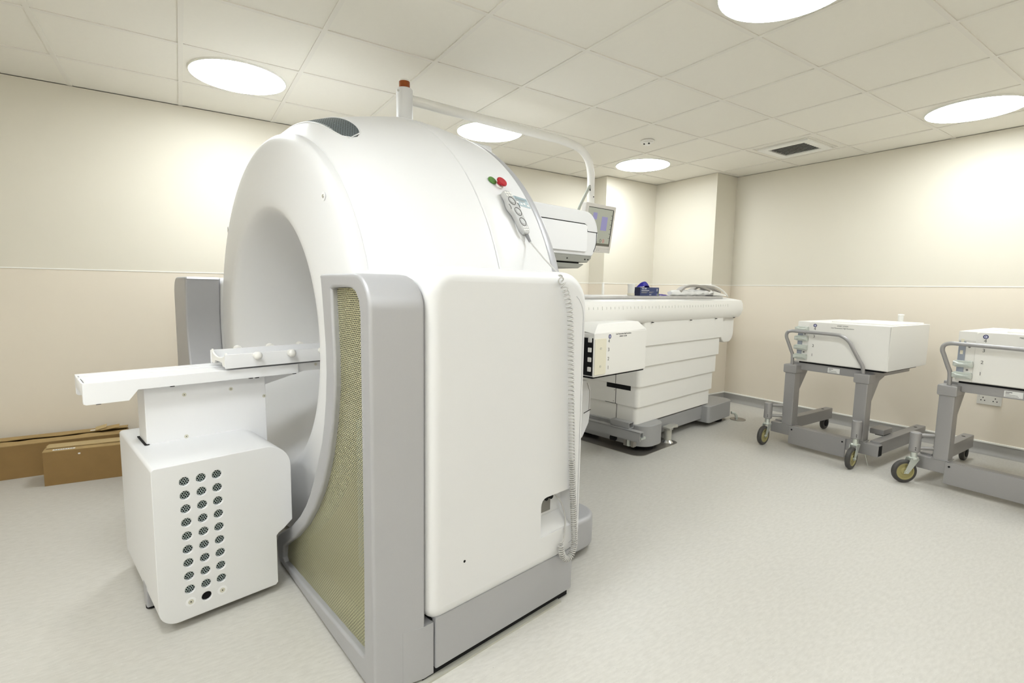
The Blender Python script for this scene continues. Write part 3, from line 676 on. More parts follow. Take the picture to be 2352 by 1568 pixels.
cp = [e1, G.at(1284, 634, 1, -3.115), G.at(1288, 643, 1, -3.150), G.at(1295, 657, 1, -3.168), G.at(1303, 682, 1, CB)]+[G.at(x, y, 1, CB) for x, y in ((1309, 715), (1311, 760), (1312, 850), (1313, 950), (1314, 1050), (1315, 1110), (1317, 1170), (1319, 1220), (1319.5, 1245), (1315, 1266), (1308, 1279), (1299, 1283), (1292, 1275), (1289, 1262), (1288.5, 1250))]
sp_ = smooth_path(cp, 14)
# arc-length table and a helix whose turns tighten on the way down
cum = [0.0]
for a_, b_ in zip(sp_, sp_[1:]): cum.append(cum[-1]+(b_-a_).length)
TL = cum[-1]
def at_len(s):
    s = min(max(s, 0), TL-1e-6)
    lo, hi = 0, len(cum)-1
    while hi-lo > 1:
        md = (lo+hi)//2
        if cum[md] <= s: lo = md
        else: hi = md
    return sp_[lo].lerp(sp_[lo+1], (s-cum[lo])/max(1e-9, cum[lo+1]-cum[lo])), (sp_[lo+1]-sp_[lo]).normalized()
hel = []; s = 0.0; ph = 0.0; side = Vector((1, 0, 0))
while s < TL:
    c_, t_ = at_len(s); side = (side-t_*side.dot(t_)).normalized(); bi = t_.cross(side)
    f_ = s/TL
    rad = 0.0108*min(1.0, s/0.07+0.12); pitch = 0.024 if f_ < 0.12 else (0.0165 if f_ < 0.45 else (0.0125 if f_ < 0.62 else 0.0088))
    hel.append(c_+(side*math.cos(ph)+bi*math.sin(ph))*rad)
    ph += 2*PI/12; s += pitch/12
hk.part('coiled_cord', tube(hel, 0.0026, 6), CORD, wn=False, ang=80)
tail = [hel[-1], G.at(1294, 1240, 1, CB+0.004), G.at(1298, 1205, 1, CVB+0.0), G.at(1297, 1180, 1, CVB+0.008), G.at(1288, 1152, 1, CVB+0.025), G.at(1279, 1140, 1, CVB+0.04), (0.018, RB-0.008, 0.445)]
hk.part('socket_cord', tube(smooth_path(tail, 8), 0.0030, 8), CORD, wn=False)

# ================================================================== bed support stand at the front of the scanner
st = Thing('bed_support_stand', 'white floor stand with vented cabinet and roller rail in front of scanner', 'support stand', S, (-1.04, -1.98, 0.0))
NB, FB = -2.30, -1.67
cabo = arc(-1.215, 0.092, 0.06, 180, 270, 8)+[(-0.884, 0.032), (-0.875, 0.041), (-0.875, 0.236), (-0.868, 0.245), (-0.846, 0.258), (-0.812, 0.286)]+rrect(-1.275, -0.812, 0.032, 0.609, (0.06, 0.03, 0.095, 0.012), 8)[18:]
holes_c = []
VC = [(-1.1795, 0.5435), (-1.128, 0.5435), (-1.0775, 0.5435)]
vents = []
for ci, (cx_, cz_) in enumerate(VC):
    for k in range(9):
        vents.append((cx_, cz_-0.0502*k))
HR = 0.0158
circ = lambda cx_, cz_, r, n=20: [(cx_+r*math.cos(-2*PI*k/n), cz_+r*math.sin(-2*PI*k/n)) for k in range(n)]
holes_c = [circ(a_, b_, HR) for a_, b_ in vents]+[circ(-1.128, 0.0935, 0.0165)]
shell = st.part('cabinet_front', plate(cabo, holes_c, 0.012, 0.0025, 2, lambda u, v, w: (u, NB+w, v)), WHITE, label='white cabinet face with three columns of round vents')
inn = [(u+(0.010 if u < -1.0 else -0.010), v+(0.010 if v < 0.3 else -0.010)) for u, v in cabo]
st.part('cabinet_shell', plate(cabo, [inn[::-1]], FB-NB-0.004, 0.003, 2, lambda u, v, w: (u, NB+0.006+w, v)), WHITE)
st.part('cabinet_back', plate(cabo, (), 0.012, 0.003, 2, lambda u, v, w: (u, FB-0.006+w, v)), WHITE)
st.part('cabinet_inside', box(-1.25, -0.95, NB+0.06, NB+0.07, 0.06, 0.58), DARK, wn=False)
hexs = None
for (a_, b_) in vents:
    if hexs is None:
        hexs = st.part('vent_mesh', cyl((a_, NB+0.012, b_), (a_, NB+0.0135, b_), HR+0.002, 20), HEXM, wn=False); h0 = (a_, b_)
    else: st.copy(hexs, (a_-h0[0], 0, b_-h0[1]))
blk = st.part('plug_hole', cyl((-1.128, NB+0.010, 0.0935), (-1.128, NB+0.012, 0.0935), 0.0175, 20), DARK, wn=False)
for a_ in (-1.179, -1.077):
    d_ = st.part('screw_dimple', cyl((a_, NB+0.002, 0.0945), (a_, NB-0.0008, 0.0945), 0.0165, 24), WHITE2)
    st.part('screw_cap', cyl((a_, NB-0.0005, 0.0945), (a_, NB-0.0018, 0.0945), 0.0088, 18), SCREW, d_, wn=False)
    st.part('screw_pin', cyl((a_, NB-0.0015, 0.0945), (a_, NB-0.0024, 0.0945), 0.0022, 10), DARK, d_, wn=False)
for (a_, b_) in ((-1.265, -2.06), (-1.0, -1.75), (-1.2, -1.75)):
    ft = st.part('foot_bracket', box(a_-0.012, a_+0.05, b_-0.03, b_+0.03, 0.012, 0.10, 0.004), GREY)
    st.part('levelling_foot', cyl((a_+0.01, b_, 0.0), (a_+0.01, b_, 0.016), 0.022, 16), DARK, ft)
st.part('chassis', box(-1.21, -0.90, NB+0.12, FB-0.05, 0.012, 0.05), DARK, wn=False)
CBN = -1.975
colm = st.part('column', box(-1.230, -0.786, CBN, CBN+0.145, 0.50, 0.845, 0.004), WHITE2, label='white sheet-metal column')
for (a_, b_) in ((-1.098, 0.790), (-0.927, 0.791), (-0.794, 0.742), (-1.098, 0.618)):
    q_ = st.part('screw_cap', cyl((a_, CBN-0.0005, b_), (a_, CBN-0.002, b_), 0.0075, 16), SCREW, colm, wn=False)
    st.part('screw_pin', cyl((a_, CBN-0.0015, b_), (a_, CBN-0.0027, b_), 0.0018, 8), DARK, colm, wn=False)
st.part('column_slot', box(-1.238, -1.222, CBN-0.006, CBN+0.15, 0.6105, 0.6125), DARK, wn=False)
RN = -2.03
railo = [(-1.412, 0.808), (-1.405, 0.803), (-1.283, 0.803), (-1.254, 0.840), (-0.660, 0.838), (-0.660, 0.881), (-1.412, 0.881)]
rail = st.part('rail', plate(railo, (), 0.025, 0.0015, 1, lambda u, v, w: (u, RN+w, v)), WHITE2, label='white slotted roller rail')
st.part('rail_back', plate(railo, (), 0.03, 0.0015, 1, lambda u, v, w: (u, -1.805+w, v)), WHITE2)
st.part('rail_floor', box(-1.405, -0.35, RN+0.02, -1.80, 0.850, 0.8775), WHITE2, wn=False)
st.part('rail_end', box(-1.412, -1.402, RN+0.012, -1.785, 0.835, 0.8775, 0.001), WHITE2, wn=False)
st.part('rail_lip', box(-1.41, -0.40, -1.88, -1.862, 0.876, 0.8815, 0.002), WHITE2, wn=False)
st.part('rail_channel', box(-1.27, -0.40, RN+0.0252, RN+0.0295, 0.876, 0.8785), DARK, wn=False)
st.part('rail_extension', box(-0.70, -0.33, -2.018, -1.80, 0.843, 0.8805, 0.002), WHITE2)
st.part('rail_gusset', plate([(-0.79, 0.786), (-0.79, 0.845), (-0.55, 0.845)], (), 0.12, 0.001, 1, lambda u, v, w: (u, -1.95+w, v)), WHITE2)
for (a_, b_) in ((-1.37, 0.8025), (-1.145, 0.838), (-0.86, 0.837), (-0.835, 0.8365), (-0.675, 0.8365)):
    st.part('rail_screw', box(a_-0.007, a_+0.007, RN+0.006, RN+0.02, b_-0.0025, b_+0.001), DARK, wn=False)
q_ = st.part('screw_cap', cyl((-0.575, -2.0185, 0.869), (-0.575, -2.020, 0.869), 0.006, 14), SCREW, wn=False)
C0, C1 = -0.963, -0.30
car = st.part('carriage', join(box(C0, C1, -2.045, -2.033, 0.889, 0.947, 0.0015), box(C0+0.002, C1, -1.838, -1.826, 0.889, 0.947, 0.0015), box(C0+0.01, C1, -2.035, -1.835, 0.905, 0.915)), WHITE2, label='white roller carriage')
dip = [(-2.034, 0.893), (-1.99, 0.893), (-1.98, 0.908), (-1.89, 0.908), (-1.88, 0.893), (-1.837, 0.893), (-1.837, 0.944)]+[(-1.9355+0.095*math.cos(t), 0.953-0.028*math.sin(t)) for t in [PI*k/10 for k in range(11)]]+[(-2.034, 0.944)]
st.part('carriage_end', plate(dip, (), 0.008, 0.001, 1, lambda u, v, w: (C0+0.004+w, u, v)), CREAMW)
rol = None
for side_, bb in ((1, -2.045), (-1, -1.826)):
    for k in range(4):
        a_ = -0.844+0.142*k; zz = 0.937 if side_ == 1 else 0.940; d_ = -1 if side_ == 1 else 1
        r_ = st.part('roller', cyl((a_, bb, zz), (a_, bb+d_*0.020, zz), 0.0148, 20, bev=0.002), CREAMW)
        st.part('roller_ball', ball((a_, bb+d_*0.024, zz), 0.0178, 1, 0.8, 1), CREAMW, r_, wn=False)

# ================================================================== cardboard boxes by the left wall
def carton(name, lab, x0, x1, y0, y1, h, rz, left_cut):
    T = Thing(name, lab, 'cardboard box', WR, ((x0+x1)/2, (y0+y1)/2, 0.0))
    t = 0.005
    T.part('body', join(box(x0, x1, y0, y0+t, 0, h), box(x0, x1, y1-t, y1, 0, h), box(x0, x0+t, y0+t, y1-t, 0, h), box(x1-t, x1, y0+t, y1-t, 0, h), box(x0+t, x1-t, y0+t, y1-t, 0, t)), BOARD, wn=False)
    return T
fa = WR.at(0, 1103, 2, 0); fb = WR.at(101, 1090, 2, 0)
YA = -0.315; HA = WR.at(60, 1021, 1, YA).z
xr = WR.at(290, 1000, 1, YA).x
T = carton('long_cardboard_box', 'long opened brown cardboard box lying against the wall', -2.65, xr, YA, -0.14, HA, 0, True)
def flap(T, x0, x1, ya, za, yb, zb, jag, m=BOARDT, th=0.005, nseg=24, amp=0.006):
    bm = bmesh.new(); A = []; Bv = []; C = []; Dv = []
    for i in range(nseg+1):
        x = x0+(x1-x0)*i/nseg; j = random.uniform(-amp, amp) if jag else 0
        A.append(bm.verts.new((x, ya, za))); Bv.append(bm.verts.new((x, yb+j, zb+j*0.4))); C.append(bm.verts.new((x, ya, za-th))); Dv.append(bm.verts.new((x, yb+j, zb-th+j*0.4)))
    for i in range(nseg):
        for q in ((A[i], A[i+1], Bv[i+1], Bv[i]), (C[i], Dv[i], Dv[i+1], C[i+1]), (A[i], C[i], C[i+1], A[i+1]), (Bv[i], Bv[i+1], Dv[i+1], Dv[i])): bm.faces.new(q)
    bm.faces.new((A[0], Bv[0], Dv[0], C[0])); bm.faces.new((A[-1], C[-1], Dv[-1], Bv[-1]))
    bmesh.ops.recalc_face_normals(bm, faces=bm.faces[:])
    return T.part('flap', bm, m, wn=False)
flap(T, -2.65, xr, YA, HA+0.004, YA+0.082, HA+0.010, True)
flap(T, -2.65, xr, -0.14, HA+0.018, -0.222, HA+0.020, True)
T.part('torn_flap', mapped(box(0, 0.10, 0, 0.05, 0, 0.003), lambda a, b, c: (xr-0.14+a, -0.25+b-a*0.2, HA+0.022+c+0.15*a+b*0.2)), BOARDT, wn=False)
T.part('torn_flap', mapped(box(0, 0.06, 0, 0.03, 0, 0.003), lambda a, b, c: (xr-0.17+a, -0.24+b, HA+0.024+c+0.5*b+a*0.25)), TAPE, wn=False)
T.part('label', box(xr-0.20, xr-0.16, -0.21, -0.19, HA+0.018, HA+0.0205), PAPER, wn=False)
pb0 = WR.at(103, 1117, 2, 0); pb1 = WR.at(303, 1090.5, 2, 0)
YBx = pb0.y; HB = WR.at(99, 1040, 1, YBx).z
T = Thing('short_cardboard_box', 'shorter closed brown cardboard box with a small white label', 'cardboard box', WR, ((pb0.x+pb1.x)/2, YBx+0.09, 0.0))
BX0, BX1, BY0, BY1 = pb0.x, pb1.x+0.02, YBx, YBx+0.185
sk = (pb1.y-pb0.y)/(pb1.x-pb0.x)
shx = lambda x, y, z: (x, y+(x-BX0)*sk, z)
t = 0.005
T.part('body', mapped(join(box(BX0, BX1, BY0, BY0+t, 0, HB), box(BX0, BX1, BY1-t, BY1, 0, HB), box(BX0, BX0+t, BY0+t, BY1-t, 0, HB), box(BX1-t, BX1, BY0+t, BY1-t, 0, HB), box(BX0+t, BX1-t, BY0+t, BY1-t, 0, t)), shx), BOARD, wn=False)
def flap2(y0, z0, y1, z1, m, x0=BX0, x1=BX1, jag=False):
    o = flap(T, x0, x1, y0, z0, y1, z1, jag, m, nseg=10, amp=0.003)
    for v in o.data.vertices:
        w_ = v.co+T.o; v.co.y += (w_.x-BX0)*sk
    return o
flap2(BY0, HB+0.004, BY0+0.095, HB+0.006, BOARDT)
flap2(BY1, HB+0.004, BY0+0.088, HB+0.016, BOARDT, BX0+0.004)
flap2(BY0+0.055, HB+0.013, BY0+0.115, HB+0.018, TAPE, BX0+0.01)
T.part('label', mapped(box(BX0+0.045, BX0+0.150, BY0+0.012, BY0+0.034, HB+0.0045, HB+0.0058), shx), PAPER, wn=False)
for k in range(8): T.part('label_print', mapped(box(BX0+0.052+0.0115*k, BX0+0.060+0.0115*k, BY0+0.019, BY0+0.027, HB+0.0058, HB+0.0064), shx), INK, wn=False)
T.part('scuff', mapped(box(BX0+0.165, BX0+0.176, BY0-0.0008, BY0, HB-0.030, HB-0.022), shx), PAPER, wn=False)

# ================================================================== patient table
tb = Thing('patient_table', 'long white patient table with telescoping base and grey floor frame', 'patient table', G, (2.6, -1.98, 0.0))
TN, TF = -2.345, -1.60
# grey base
FL0, FL1 = 1.80, 2.20
tb.part('base_beam', box(1.90, 3.05, -2.27, -1.70, 0.075, 0.197, 0.006), BASEG)
tb.part('base_foot', plate(rrect(1.86, 2.17, -2.375, -1.58, (0.12, 0.12, 0.12, 0.12), 8), (), 0.165, 0.006, 2, lambda u, v, w: (u, v, 0.045+w)), BASEG)
tb.part('base_foot', plate(rrect(2.96, 3.47, -2.345, -1.60, (0.03, 0.10, 0.10, 0.03), 8), (), 0.155, 0.006, 2, lambda u, v, w: (u, v, 0.045+w)), BASEG)
for (a_, b_) in ((2.02, -2.25), (3.30, -2.22), (2.02, -1.72), (3.30, -1.72)):
    tb.part('foot_pad', cyl((a_, b_, 0.0), (a_, b_, 0.05), 0.085, 24), DARK)
tb.part('floor_plate', plate(rrect(1.78, 2.36, -2.385, -1.45, (0.08, 0.05, 0.02, 0.02), 5), (), 0.004, 0.001, 1, lambda u, v, w: (u, v, w)), STEELP)
# front cross rail with a small box section on top
xr_ = 1.72
tb.part('cross_rail', join(box(xr_, xr_+0.008, -2.412, -1.45, 0.136, 0.205, 0.001), box(xr_, xr_+0.05, -2.412, -1.45, 0.198, 0.206, 0.001), box(xr_+0.004, xr_+0.05, -2.39, -1.45, 0.128, 0.138, 0.001), box(xr_+0.044, xr_+0.05, -2.412, -1.45, 0.16, 0.2, 0.001)), BASEG)
tb.part('rail_bracket', box(xr_+0.012, xr_+0.07, -2.418, -2.35, 0.150, 0.166, 0.001), ZINC)
tb.part('rail_box', plate(rrect(0, 0.062, 0, 0.046, 0.002, 1), [rrect(0.006, 0.056, 0.006, 0.040, 0.002, 1)[::-1]], 0.165, 0, 1, lambda u, v, w: (xr_+0.022+u, -2.300+w, 0.206+v)), BASEG)
for b_ in (-2.16, -1.80): tb.part('rail_wheel', cyl((xr_+0.03, b_-0.02, 0.108), (xr_+0.03, b_+0.02, 0.108), 0.022, 16), DARK)
for (b_, m_) in ((-2.30, ZINC), (-2.335, STEELP), (-2.27, STEELP)): tb.part('rail_block', box(xr_+0.02, xr_+0.06, b_-0.012, b_+0.012, 0.075, 0.13, 0.003), m_)
# floor anchor column and pedal plate
ac = G.at(1533, 1014, 2, 0.004); AX, AY = ac.x, ac.y; AH = G.at(1533, 984, 1, AY).z
an = tb.part('anchor_column', cyl((AX, AY, 0.022), (AX, AY, AH), 0.030, 24, bev=0.003), ZINC2)
tb.part('anchor_foot', cyl((AX, AY, 0.004), (AX, AY, 0.026), 0.046, 24, r2=0.022), CHROME, an)
tb.part('anchor_cap', plate([(AX+0.62*u, AY+0.62*v) for u, v in ((-0.09, -0.075), (-0.01, -0.08), (0.07, -0.035), (0.14, -0.065), (0.19, -0.035), (0.19, 0.025), (0.12, 0.055), (-0.05, 0.055))], (), 0.018, 0.004, 2, lambda u, v, w: (u, v, AH+w)), ZINC2, an)
tb.part('floor_disc', cyl((3.50, -2.38, 0.0), (3.50, -2.38, 0.006), 0.072, 28, bev=0.002), STEELP)
tb.part('floor_bolt', tube([(3.44, -2.34, 0.07), (3.465, -2.36, 0.066), (3.48, -2.37, 0.045), (3.485, -2.375, 0.0)], 0.014, 10), ZINC)
# telescoping louvre panels
ZB = [1.002, 0.826, 0.668, 0.508, 0.346, 0.210]
pan_ = []
for k in range(5):
    e = 0.0135*k
    o_ = tb.part('louvre_panel', plate(rrect(1.836+e*0.6, 3.155-0.022*k, TN+0.012+e, TF-0.012-e, (0.035, 0.012, 0.012, 0.035), 5), (), ZB[k]-ZB[k+1]+0.004, 0.002, 1, lambda u, v, w, k=k: (u, v, ZB[k+1]+w)), CREAMW)
    pan_.append(o_)
def tfront(b, z, e): return (1.836+0.006*e, b, z)
tb.part('front_seam', box(1.8508, 1.854, -2.092, -2.087, 0.51, 0.60), INK, wn=False)
tb.part('front_seam', box(1.8592, 1.862, -2.092, -2.087, 0.35, 0.507), INK, wn=False)
tb.part('front_seam', box(1.8673, 1.870, -2.100, -2.095, 0.215, 0.345), INK, wn=False)
tb.part('front_slot', box(1.8588, 1.862, -2.225, -2.000, 0.470, 0.506), DARK, wn=False, label='black slot in the front panel')
tb.part('front_slot', box(1.8590, 1.862, -2.10, -1.99, 0.3465, 0.350), DARK, wn=False)
for (b_, z_) in ((-2.078, 0.455), (-2.070, 0.365)): tb.part('front_screw', cyl((1.862, b_, z_), (1.859, b_, z_), 0.004, 8), INKL, wn=False)
# tabletop beam: cross-section in (b, z)
xs_ = [(TN+0.012, 1.003), (TN-0.010, 1.03), (TN-0.018, 1.08), (TN-0.012, 1.135), (TN+0.004, 1.162), (TN+0.16, 1.186), (TF-0.16, 1.186), (TF-0.004, 1.162), (TF+0.012, 1.135), (TF+0.018, 1.08), (TF+0.010, 1.03), (TF-0.012, 1.003)]
beam = tb.part('tabletop_beam', plate(xs_, (), 2.55, 0.004, 2, lambda u, v, w: (0.93+w+ (0.02 if w > 1 and v > 1.05 else 0), u, v)), CREAMW, label='long white tabletop beam')
SCALEM = mat('pale_scale_print', (0.68, 0.665, 0.62), 0.5)
tick = None
for k in range(46):
    a_ = 1.05+0.047*k; h_ = 0.016 if k % 5 else 0.024
    q_ = box(-0.0016, 0.0016, -0.0005, 0.002, -h_/2, h_/2)
    if k % 5 == 0 or tick is None:
        o_ = tb.part('scale_mark', mapped(q_, lambda x, y, z, a_=a_: (a_+x, TN-0.0158+y+ (z*0.1), 1.118+z)), SCALEM, beam, wn=False)
        if tick is None: tick = o_
    else:
        o_ = tb.part('scale_mark', mapped(q_, lambda x, y, z, a_=a_: (a_+x, TN-0.0158+y+(z*0.1), 1.118+z)), SCALEM, beam, wn=False)
for a_ in (1.93, 2.52, 2.98, 3.35): tb.part('beam_screw', box(a_, a_+0.018, TN-0.002, TN+0.01, 0.999, 1.004), DARK, beam, wn=False)
tb.part('beam_label', mapped(box(0, 0.16, 0, 0.05, 0, 0.001), lambda x, y, z: (1.60+x+y, TN+0.03+y, 1.1665+z+y*0.154)), mat('pale_grey_print', (0.68, 0.67, 0.62), 0.5), beam, wn=False)
tb.part('end_post', plate(rrect(3.19, 3.46, 0.765, 1.02, (0.10, 0.10, 0.0, 0.0), 8), (), 0.30, 0.01, 2, lambda u, v, w: (u, -2.30+w, v)), CREAMW)
tb.part('pallet_mat', plate(rrect(0.95, 3.30, TN+0.085, TF-0.085, 0.03, 4), (), 0.022, 0.007, 3, lambda u, v, w: (u, v, 1.176+w)), MATM, label='grey mat with a shiny edge on the tabletop')
tb.part('end_cap', plate(rrect(3.31, 3.46, -2.06, -1.72, (0.02, 0.06, 0.06, 0.02), 5), (), 0.045, 0.012, 3, lambda u, v, w: (u, v, 1.182+w)), CREAMW)
# collimator cabinet hung on the near side
CN = -2.50
cc = tb.part('collimator_cabinet', plate(rrect(1.03, 1.607, 0.703, 0.978, (0.012, 0.008, 0.008, 0.012), 3), [], 0.145, 0.006, 2, lambda u, v, w: (u, CN+w, v)), CREAMW, label='white collimator cabinet numbered 1 to 4')
bm = bmesh.new()
A = [bm.verts.new(p) for p in ((1.032, CN+0.004, 0.972), (1.605, CN+0.004, 0.980), (1.605, -2.352, 1.0), (1.032, -2.352, 0.99), (1.10, CN+0.032, 1.026), (1.545, CN+0.032, 1.031), (1.545, -2.352, 1.036), (1.10, -2.352, 1.035))]
for f in ((0, 1, 5, 4), (1, 2, 6, 5), (3, 0, 4, 7), (4, 5, 6, 7), (2, 3, 7, 6), (0, 3, 2, 1)): bm.faces.new([A[i] for i in f])
bmesh.ops.recalc_face_normals(bm, faces=bm.faces[:])
tb.part('cabinet_top', bm, CREAMW, cc, wn=False)
tb.part('cabinet_gap', box(1.035, 1.60, CN+0.01, -2.37, 0.694, 0.704), DARK, cc, wn=False)
tb.part('cover_plate', plate(rrect(1.036, 1.150, 0.716, 0.940, (0.004, 0.010, 0.010, 0.004), 4), (), 0.008, 0.002, 2, lambda u, v, w: (u, CN-0.004+w, v)), CREAMP, cc, label='cream cover plate with two screws')
for z_ in (0.768, 0.880): tb.part('plate_screw', cyl((1.092, CN-0.004, z_), (1.092, CN-0.007, z_), 0.008, 14), SCREW, cc, wn=False)
tb.part('drawer_opening', box(1.026, 1.034, CN+0.008, -2.375, 0.712, 0.945), DARK, cc, wn=False)
for k in range(4):
    z_ = 0.736+0.060*k
    tb.part('drawer_clip', box(1.020, 1.030, CN+0.016, CN+0.042, z_+0.002, z_+0.030, 0.003), CREAMW, cc)
fmt = lambda a0, z0, b=CN: (lambda u, v, w: (a0+u, b-0.0005-w, z0+v))
def logo(Th, parent, place, r):
    Th.part('logo_ring', plate(circ(0, 0, r*1.12, 24)[::-1], [circ(0, 0, r*0.72, 24)], 0.0008, 0, 1, place), NAVY, parent, wn=False)
    Th.part('logo_disc', plate([(r*0.75*math.cos(t)*0.95-r*0.08, r*0.7*math.sin(t)) for t in [2*PI*k/20 for k in range(20)]], (), 0.0006, 0, 1, place), mat('pale_lilac_print', (0.62, 0.63, 0.80), 0.5), parent, wn=False)
    Th.part('logo_bar', plate([(-r*0.35, -r*0.45), (-r*0.12, -r*0.5), (0.0, r*0.5), (-r*0.22, r*0.55)], (), 0.0011, 0, 1, place), NAVY, parent, wn=False)
logo(tb, cc, fmt(1.185, 0.949), 0.0125)
for k, zz in enumerate((0.752, 0.808, 0.866, 0.920)):
    tb.part('drawer_number', text_bm(str(k+1), 0.032, fmt(1.178, zz)), INK, cc, wn=False)
tb.part('print_line', text_bm('Low Penetration High Resolution', 0.0125, fmt(1.335, 0.961)), INK, cc, wn=False)
tb.part('print_line', text_bm('SMART ZOOM', 0.0125, fmt(1.330, 0.945)), INK, cc, wn=False)

# ---- things lying on the table
ZT = 1.199
BG = -2.20
gl = G.at(1470.5, 670, 1, BG); gr = G.at(1513.5, 670, 1, BG)
g0_, g1_ = gl.x, gr.x
gz1 = max(ZT+0.05, (G.at(1460.5, 660, 1, BG).z+G.at(1513, 659.5, 1, BG).z)/2)
gb = Thing('glove_box', 'dark blue cardboard glove box with blue glove pulled out of its top', 'glove box', G, ((g0_+g1_)/2, BG+0.06, ZT))
gbb = gb.part('carton', box(g0_, g1_, BG, BG+0.055, ZT, gz1, 0.001, 1), BOXN)
LW = g1_-g0_; LH = gz1-ZT
gm = lambda u, v: (lambda x, y, z: (g0_+u+x, BG-0.0004-z, ZT+v+y))
gb.part('end_panel', box(g0_-0.0006, g0_+0.001, BG+0.001, BG+0.054, ZT+0.001, gz1-0.001), mat('glove_box_end_print', (0.008, 0.012, 0.05), 0.45, var=0.3), gbb, wn=False)
gb.part('title_print', text_bm('Sonic 300', LH*0.25, gm(LW*0.20, LH*0.85)), PAPER, gbb, wn=False)
for (u, v, l, h, m_) in ((0.06, 0.64, 0.40, 0.045, PAPER), (0.06, 0.46, 0.33, 0.03, INKL), (0.06, 0.37, 0.27, 0.03, INKL), (0.46, 0.46, 0.25, 0.03, INKL), (0.46, 0.37, 0.17, 0.03, INKL), (0.47, 0.15, 0.11, 0.05, PAPER), (0.87, 0.78, 0.03, 0.24, PAPER)):
    gb.part('print_block', mapped(box(LW*u, LW*(u+l), LH*(v-h), LH*(v+h*0.3), 0, 0.0008), lambda x, y, z: (g0_+x, BG-0.0006-z, ZT+y)), m_, gbb, wn=False)
for (pl, m_) in (([(0.845, 0.03), (0.885, 0.05), (0.865, 0.33)], mat('lilac_print', (0.35, 0.30, 0.62), 0.5)), ([(0.905, 0.03), (0.975, 0.05), (0.94, 0.36), (0.925, 0.24)], mat('pale_green_print', (0.42, 0.50, 0.30), 0.5)), ([(0.94, 0.30), (0.985, 0.28), (0.985, 0.6), (0.955, 0.5)], mat('dark_green_print', (0.03, 0.07, 0.03), 0.5))):
    gb.part('picture_print', plate([(LW*x, LH*y) for x, y in pl], (), 0.0007, 0, 1, lambda u, v, w: (g0_+u, BG-0.0006-w, ZT+v)), m_, gbb, wn=False)
bm = bmesh.new(); n1, n2 = 14, 8; rows = []
for i in range(n1+1):
    t = i/n1; x = g0_+LW*(0.02+0.52*t); hgt = (0.0485*max(0, math.sin(PI*min(1, t**1.35)))**0.75)
    row = []
    for j in range(n2+1):
        q = j/n2*2-1; row.append(bm.verts.new((x+0.006*math.sin(3*q+i), BG+0.028+q*0.024, gz1-0.004+hgt*math.sqrt(max(0, 1-q*q*0.85))+0.003*math.sin(5*t+4*q))))
    rows.append(row)
for A_, B_ in zip(rows, rows[1:]):
    for j in range(n2): bm.faces.new((A_[j], A_[j+1], B_[j+1], B_[j]))
gb.part('glove', bm, BLUEG, gbb, wn=False, ang=60, label='bright blue glove sticking out')
gx0 = G.at(1516, 678, 1, BG).x; gx1 = G.at(1535, 679, 1, BG).x
bm = bmesh.new(); rows = []
for i in range(11):
    t = i/10; rows.append([bm.verts.new((gx0+(gx1-gx0)*t, BG-0.01+0.09*j/6+0.008*math.sin(4*t+j), ZT+0.001+(0.013*math.sin(PI*(0.25+0.75*t)) if 0 < j < 6 else 0)*(1-0.4*abs(j-3)/3)+0.002*math.sin(9*t+2*j)*(0 < j < 6))) for j in range(7)])
for A_, B_ in zip(rows, rows[1:]):
    for j in range(6): bm.faces.new((A_[j], A_[j+1], B_[j+1], B_[j]))
single('loose_glove', bm, mat('violet_nitrile', (0.035, 0.012, 0.24), 0.45, var=0.2, vscale=30), 'crumpled violet-blue glove lying flat on the table mat', 'glove', G, ((gx0+gx1)/2, BG, ZT), wn=False)
cx0 = G.at(1449.5, 670, 1, BG+0.02)
cu0 = Thing('plastic_cup', 'translucent white plastic cup standing beside the glove box', 'cup', G, (cx0.x, BG+0.02, ZT))
cu0.part('cup_wall', cyl((cx0.x, BG+0.02, ZT+0.018), (cx0.x, BG+0.02, ZT+0.088), 0.025, 24, r2=0.028, bev=0.002), mat('milky_plastic', (0.74, 0.73, 0.69), 0.3, var=0.02))
cu0.part('cup_base', cyl((cx0.x, BG+0.02, ZT), (cx0.x, BG+0.02, ZT+0.020), 0.0265, 24, bev=0.002), mat('cream_plastic_base', (0.70, 0.66, 0.54), 0.4))
# arm support with two padded arcs, partly wrapped in clear film
ar = Thing('arm_support', 'arm rest with curved taupe pads wrapped in clear film on the table', 'arm rest', G, (3.0, -2.2, ZT))
def arcpad(bb, pts, wdt, nm):
    P_ = smooth_path([G.at(x, y, 1, bb) for x, y in pts], 7); bm = bmesh.new(); rows = []
    for i, p in enumerate(P_):
        t = (P_[min(i+1, len(P_)-1)]-P_[max(i-1, 0)]).normalized(); n = Vector((-t.z, 0, t.x))
        if n.z < 0: n = -n
        rows.append([bm.verts.new(p+n*dn+Vector((0, db, 0))) for (dn, db) in ((0.008, 0), (0.011, wdt*0.2), (0.011, wdt*0.8), (0.008, wdt), (-0.008, wdt), (-0.012, wdt*0.8), (-0.012, wdt*0.2), (-0.008, 0))])
    for A_, B_ in zip(rows, rows[1:]):
        for j in range(8): bm.faces.new((A_[j], A_[(j+1) % 8], B_[(j+1) % 8], B_[j]))
    bm.faces.new(rows[0][::-1]); bm.faces.new(rows[-1]); bmesh.ops.recalc_face_normals(bm, faces=bm.faces[:])
    return ar.part(nm, bm, PADG)
arcpad(-2.255, [(1565, 669), (1572, 662), (1583, 657.5), (1598, 656), (1612, 657.5), (1623, 662), (1632, 667)], 0.05, 'arm_pad')
arcpad(-2.20, [(1591, 668), (1600, 662), (1612, 657.5), (1624, 657), (1638, 660.5), (1648, 666), (1656, 671.5)], 0.05, 'arm_pad')
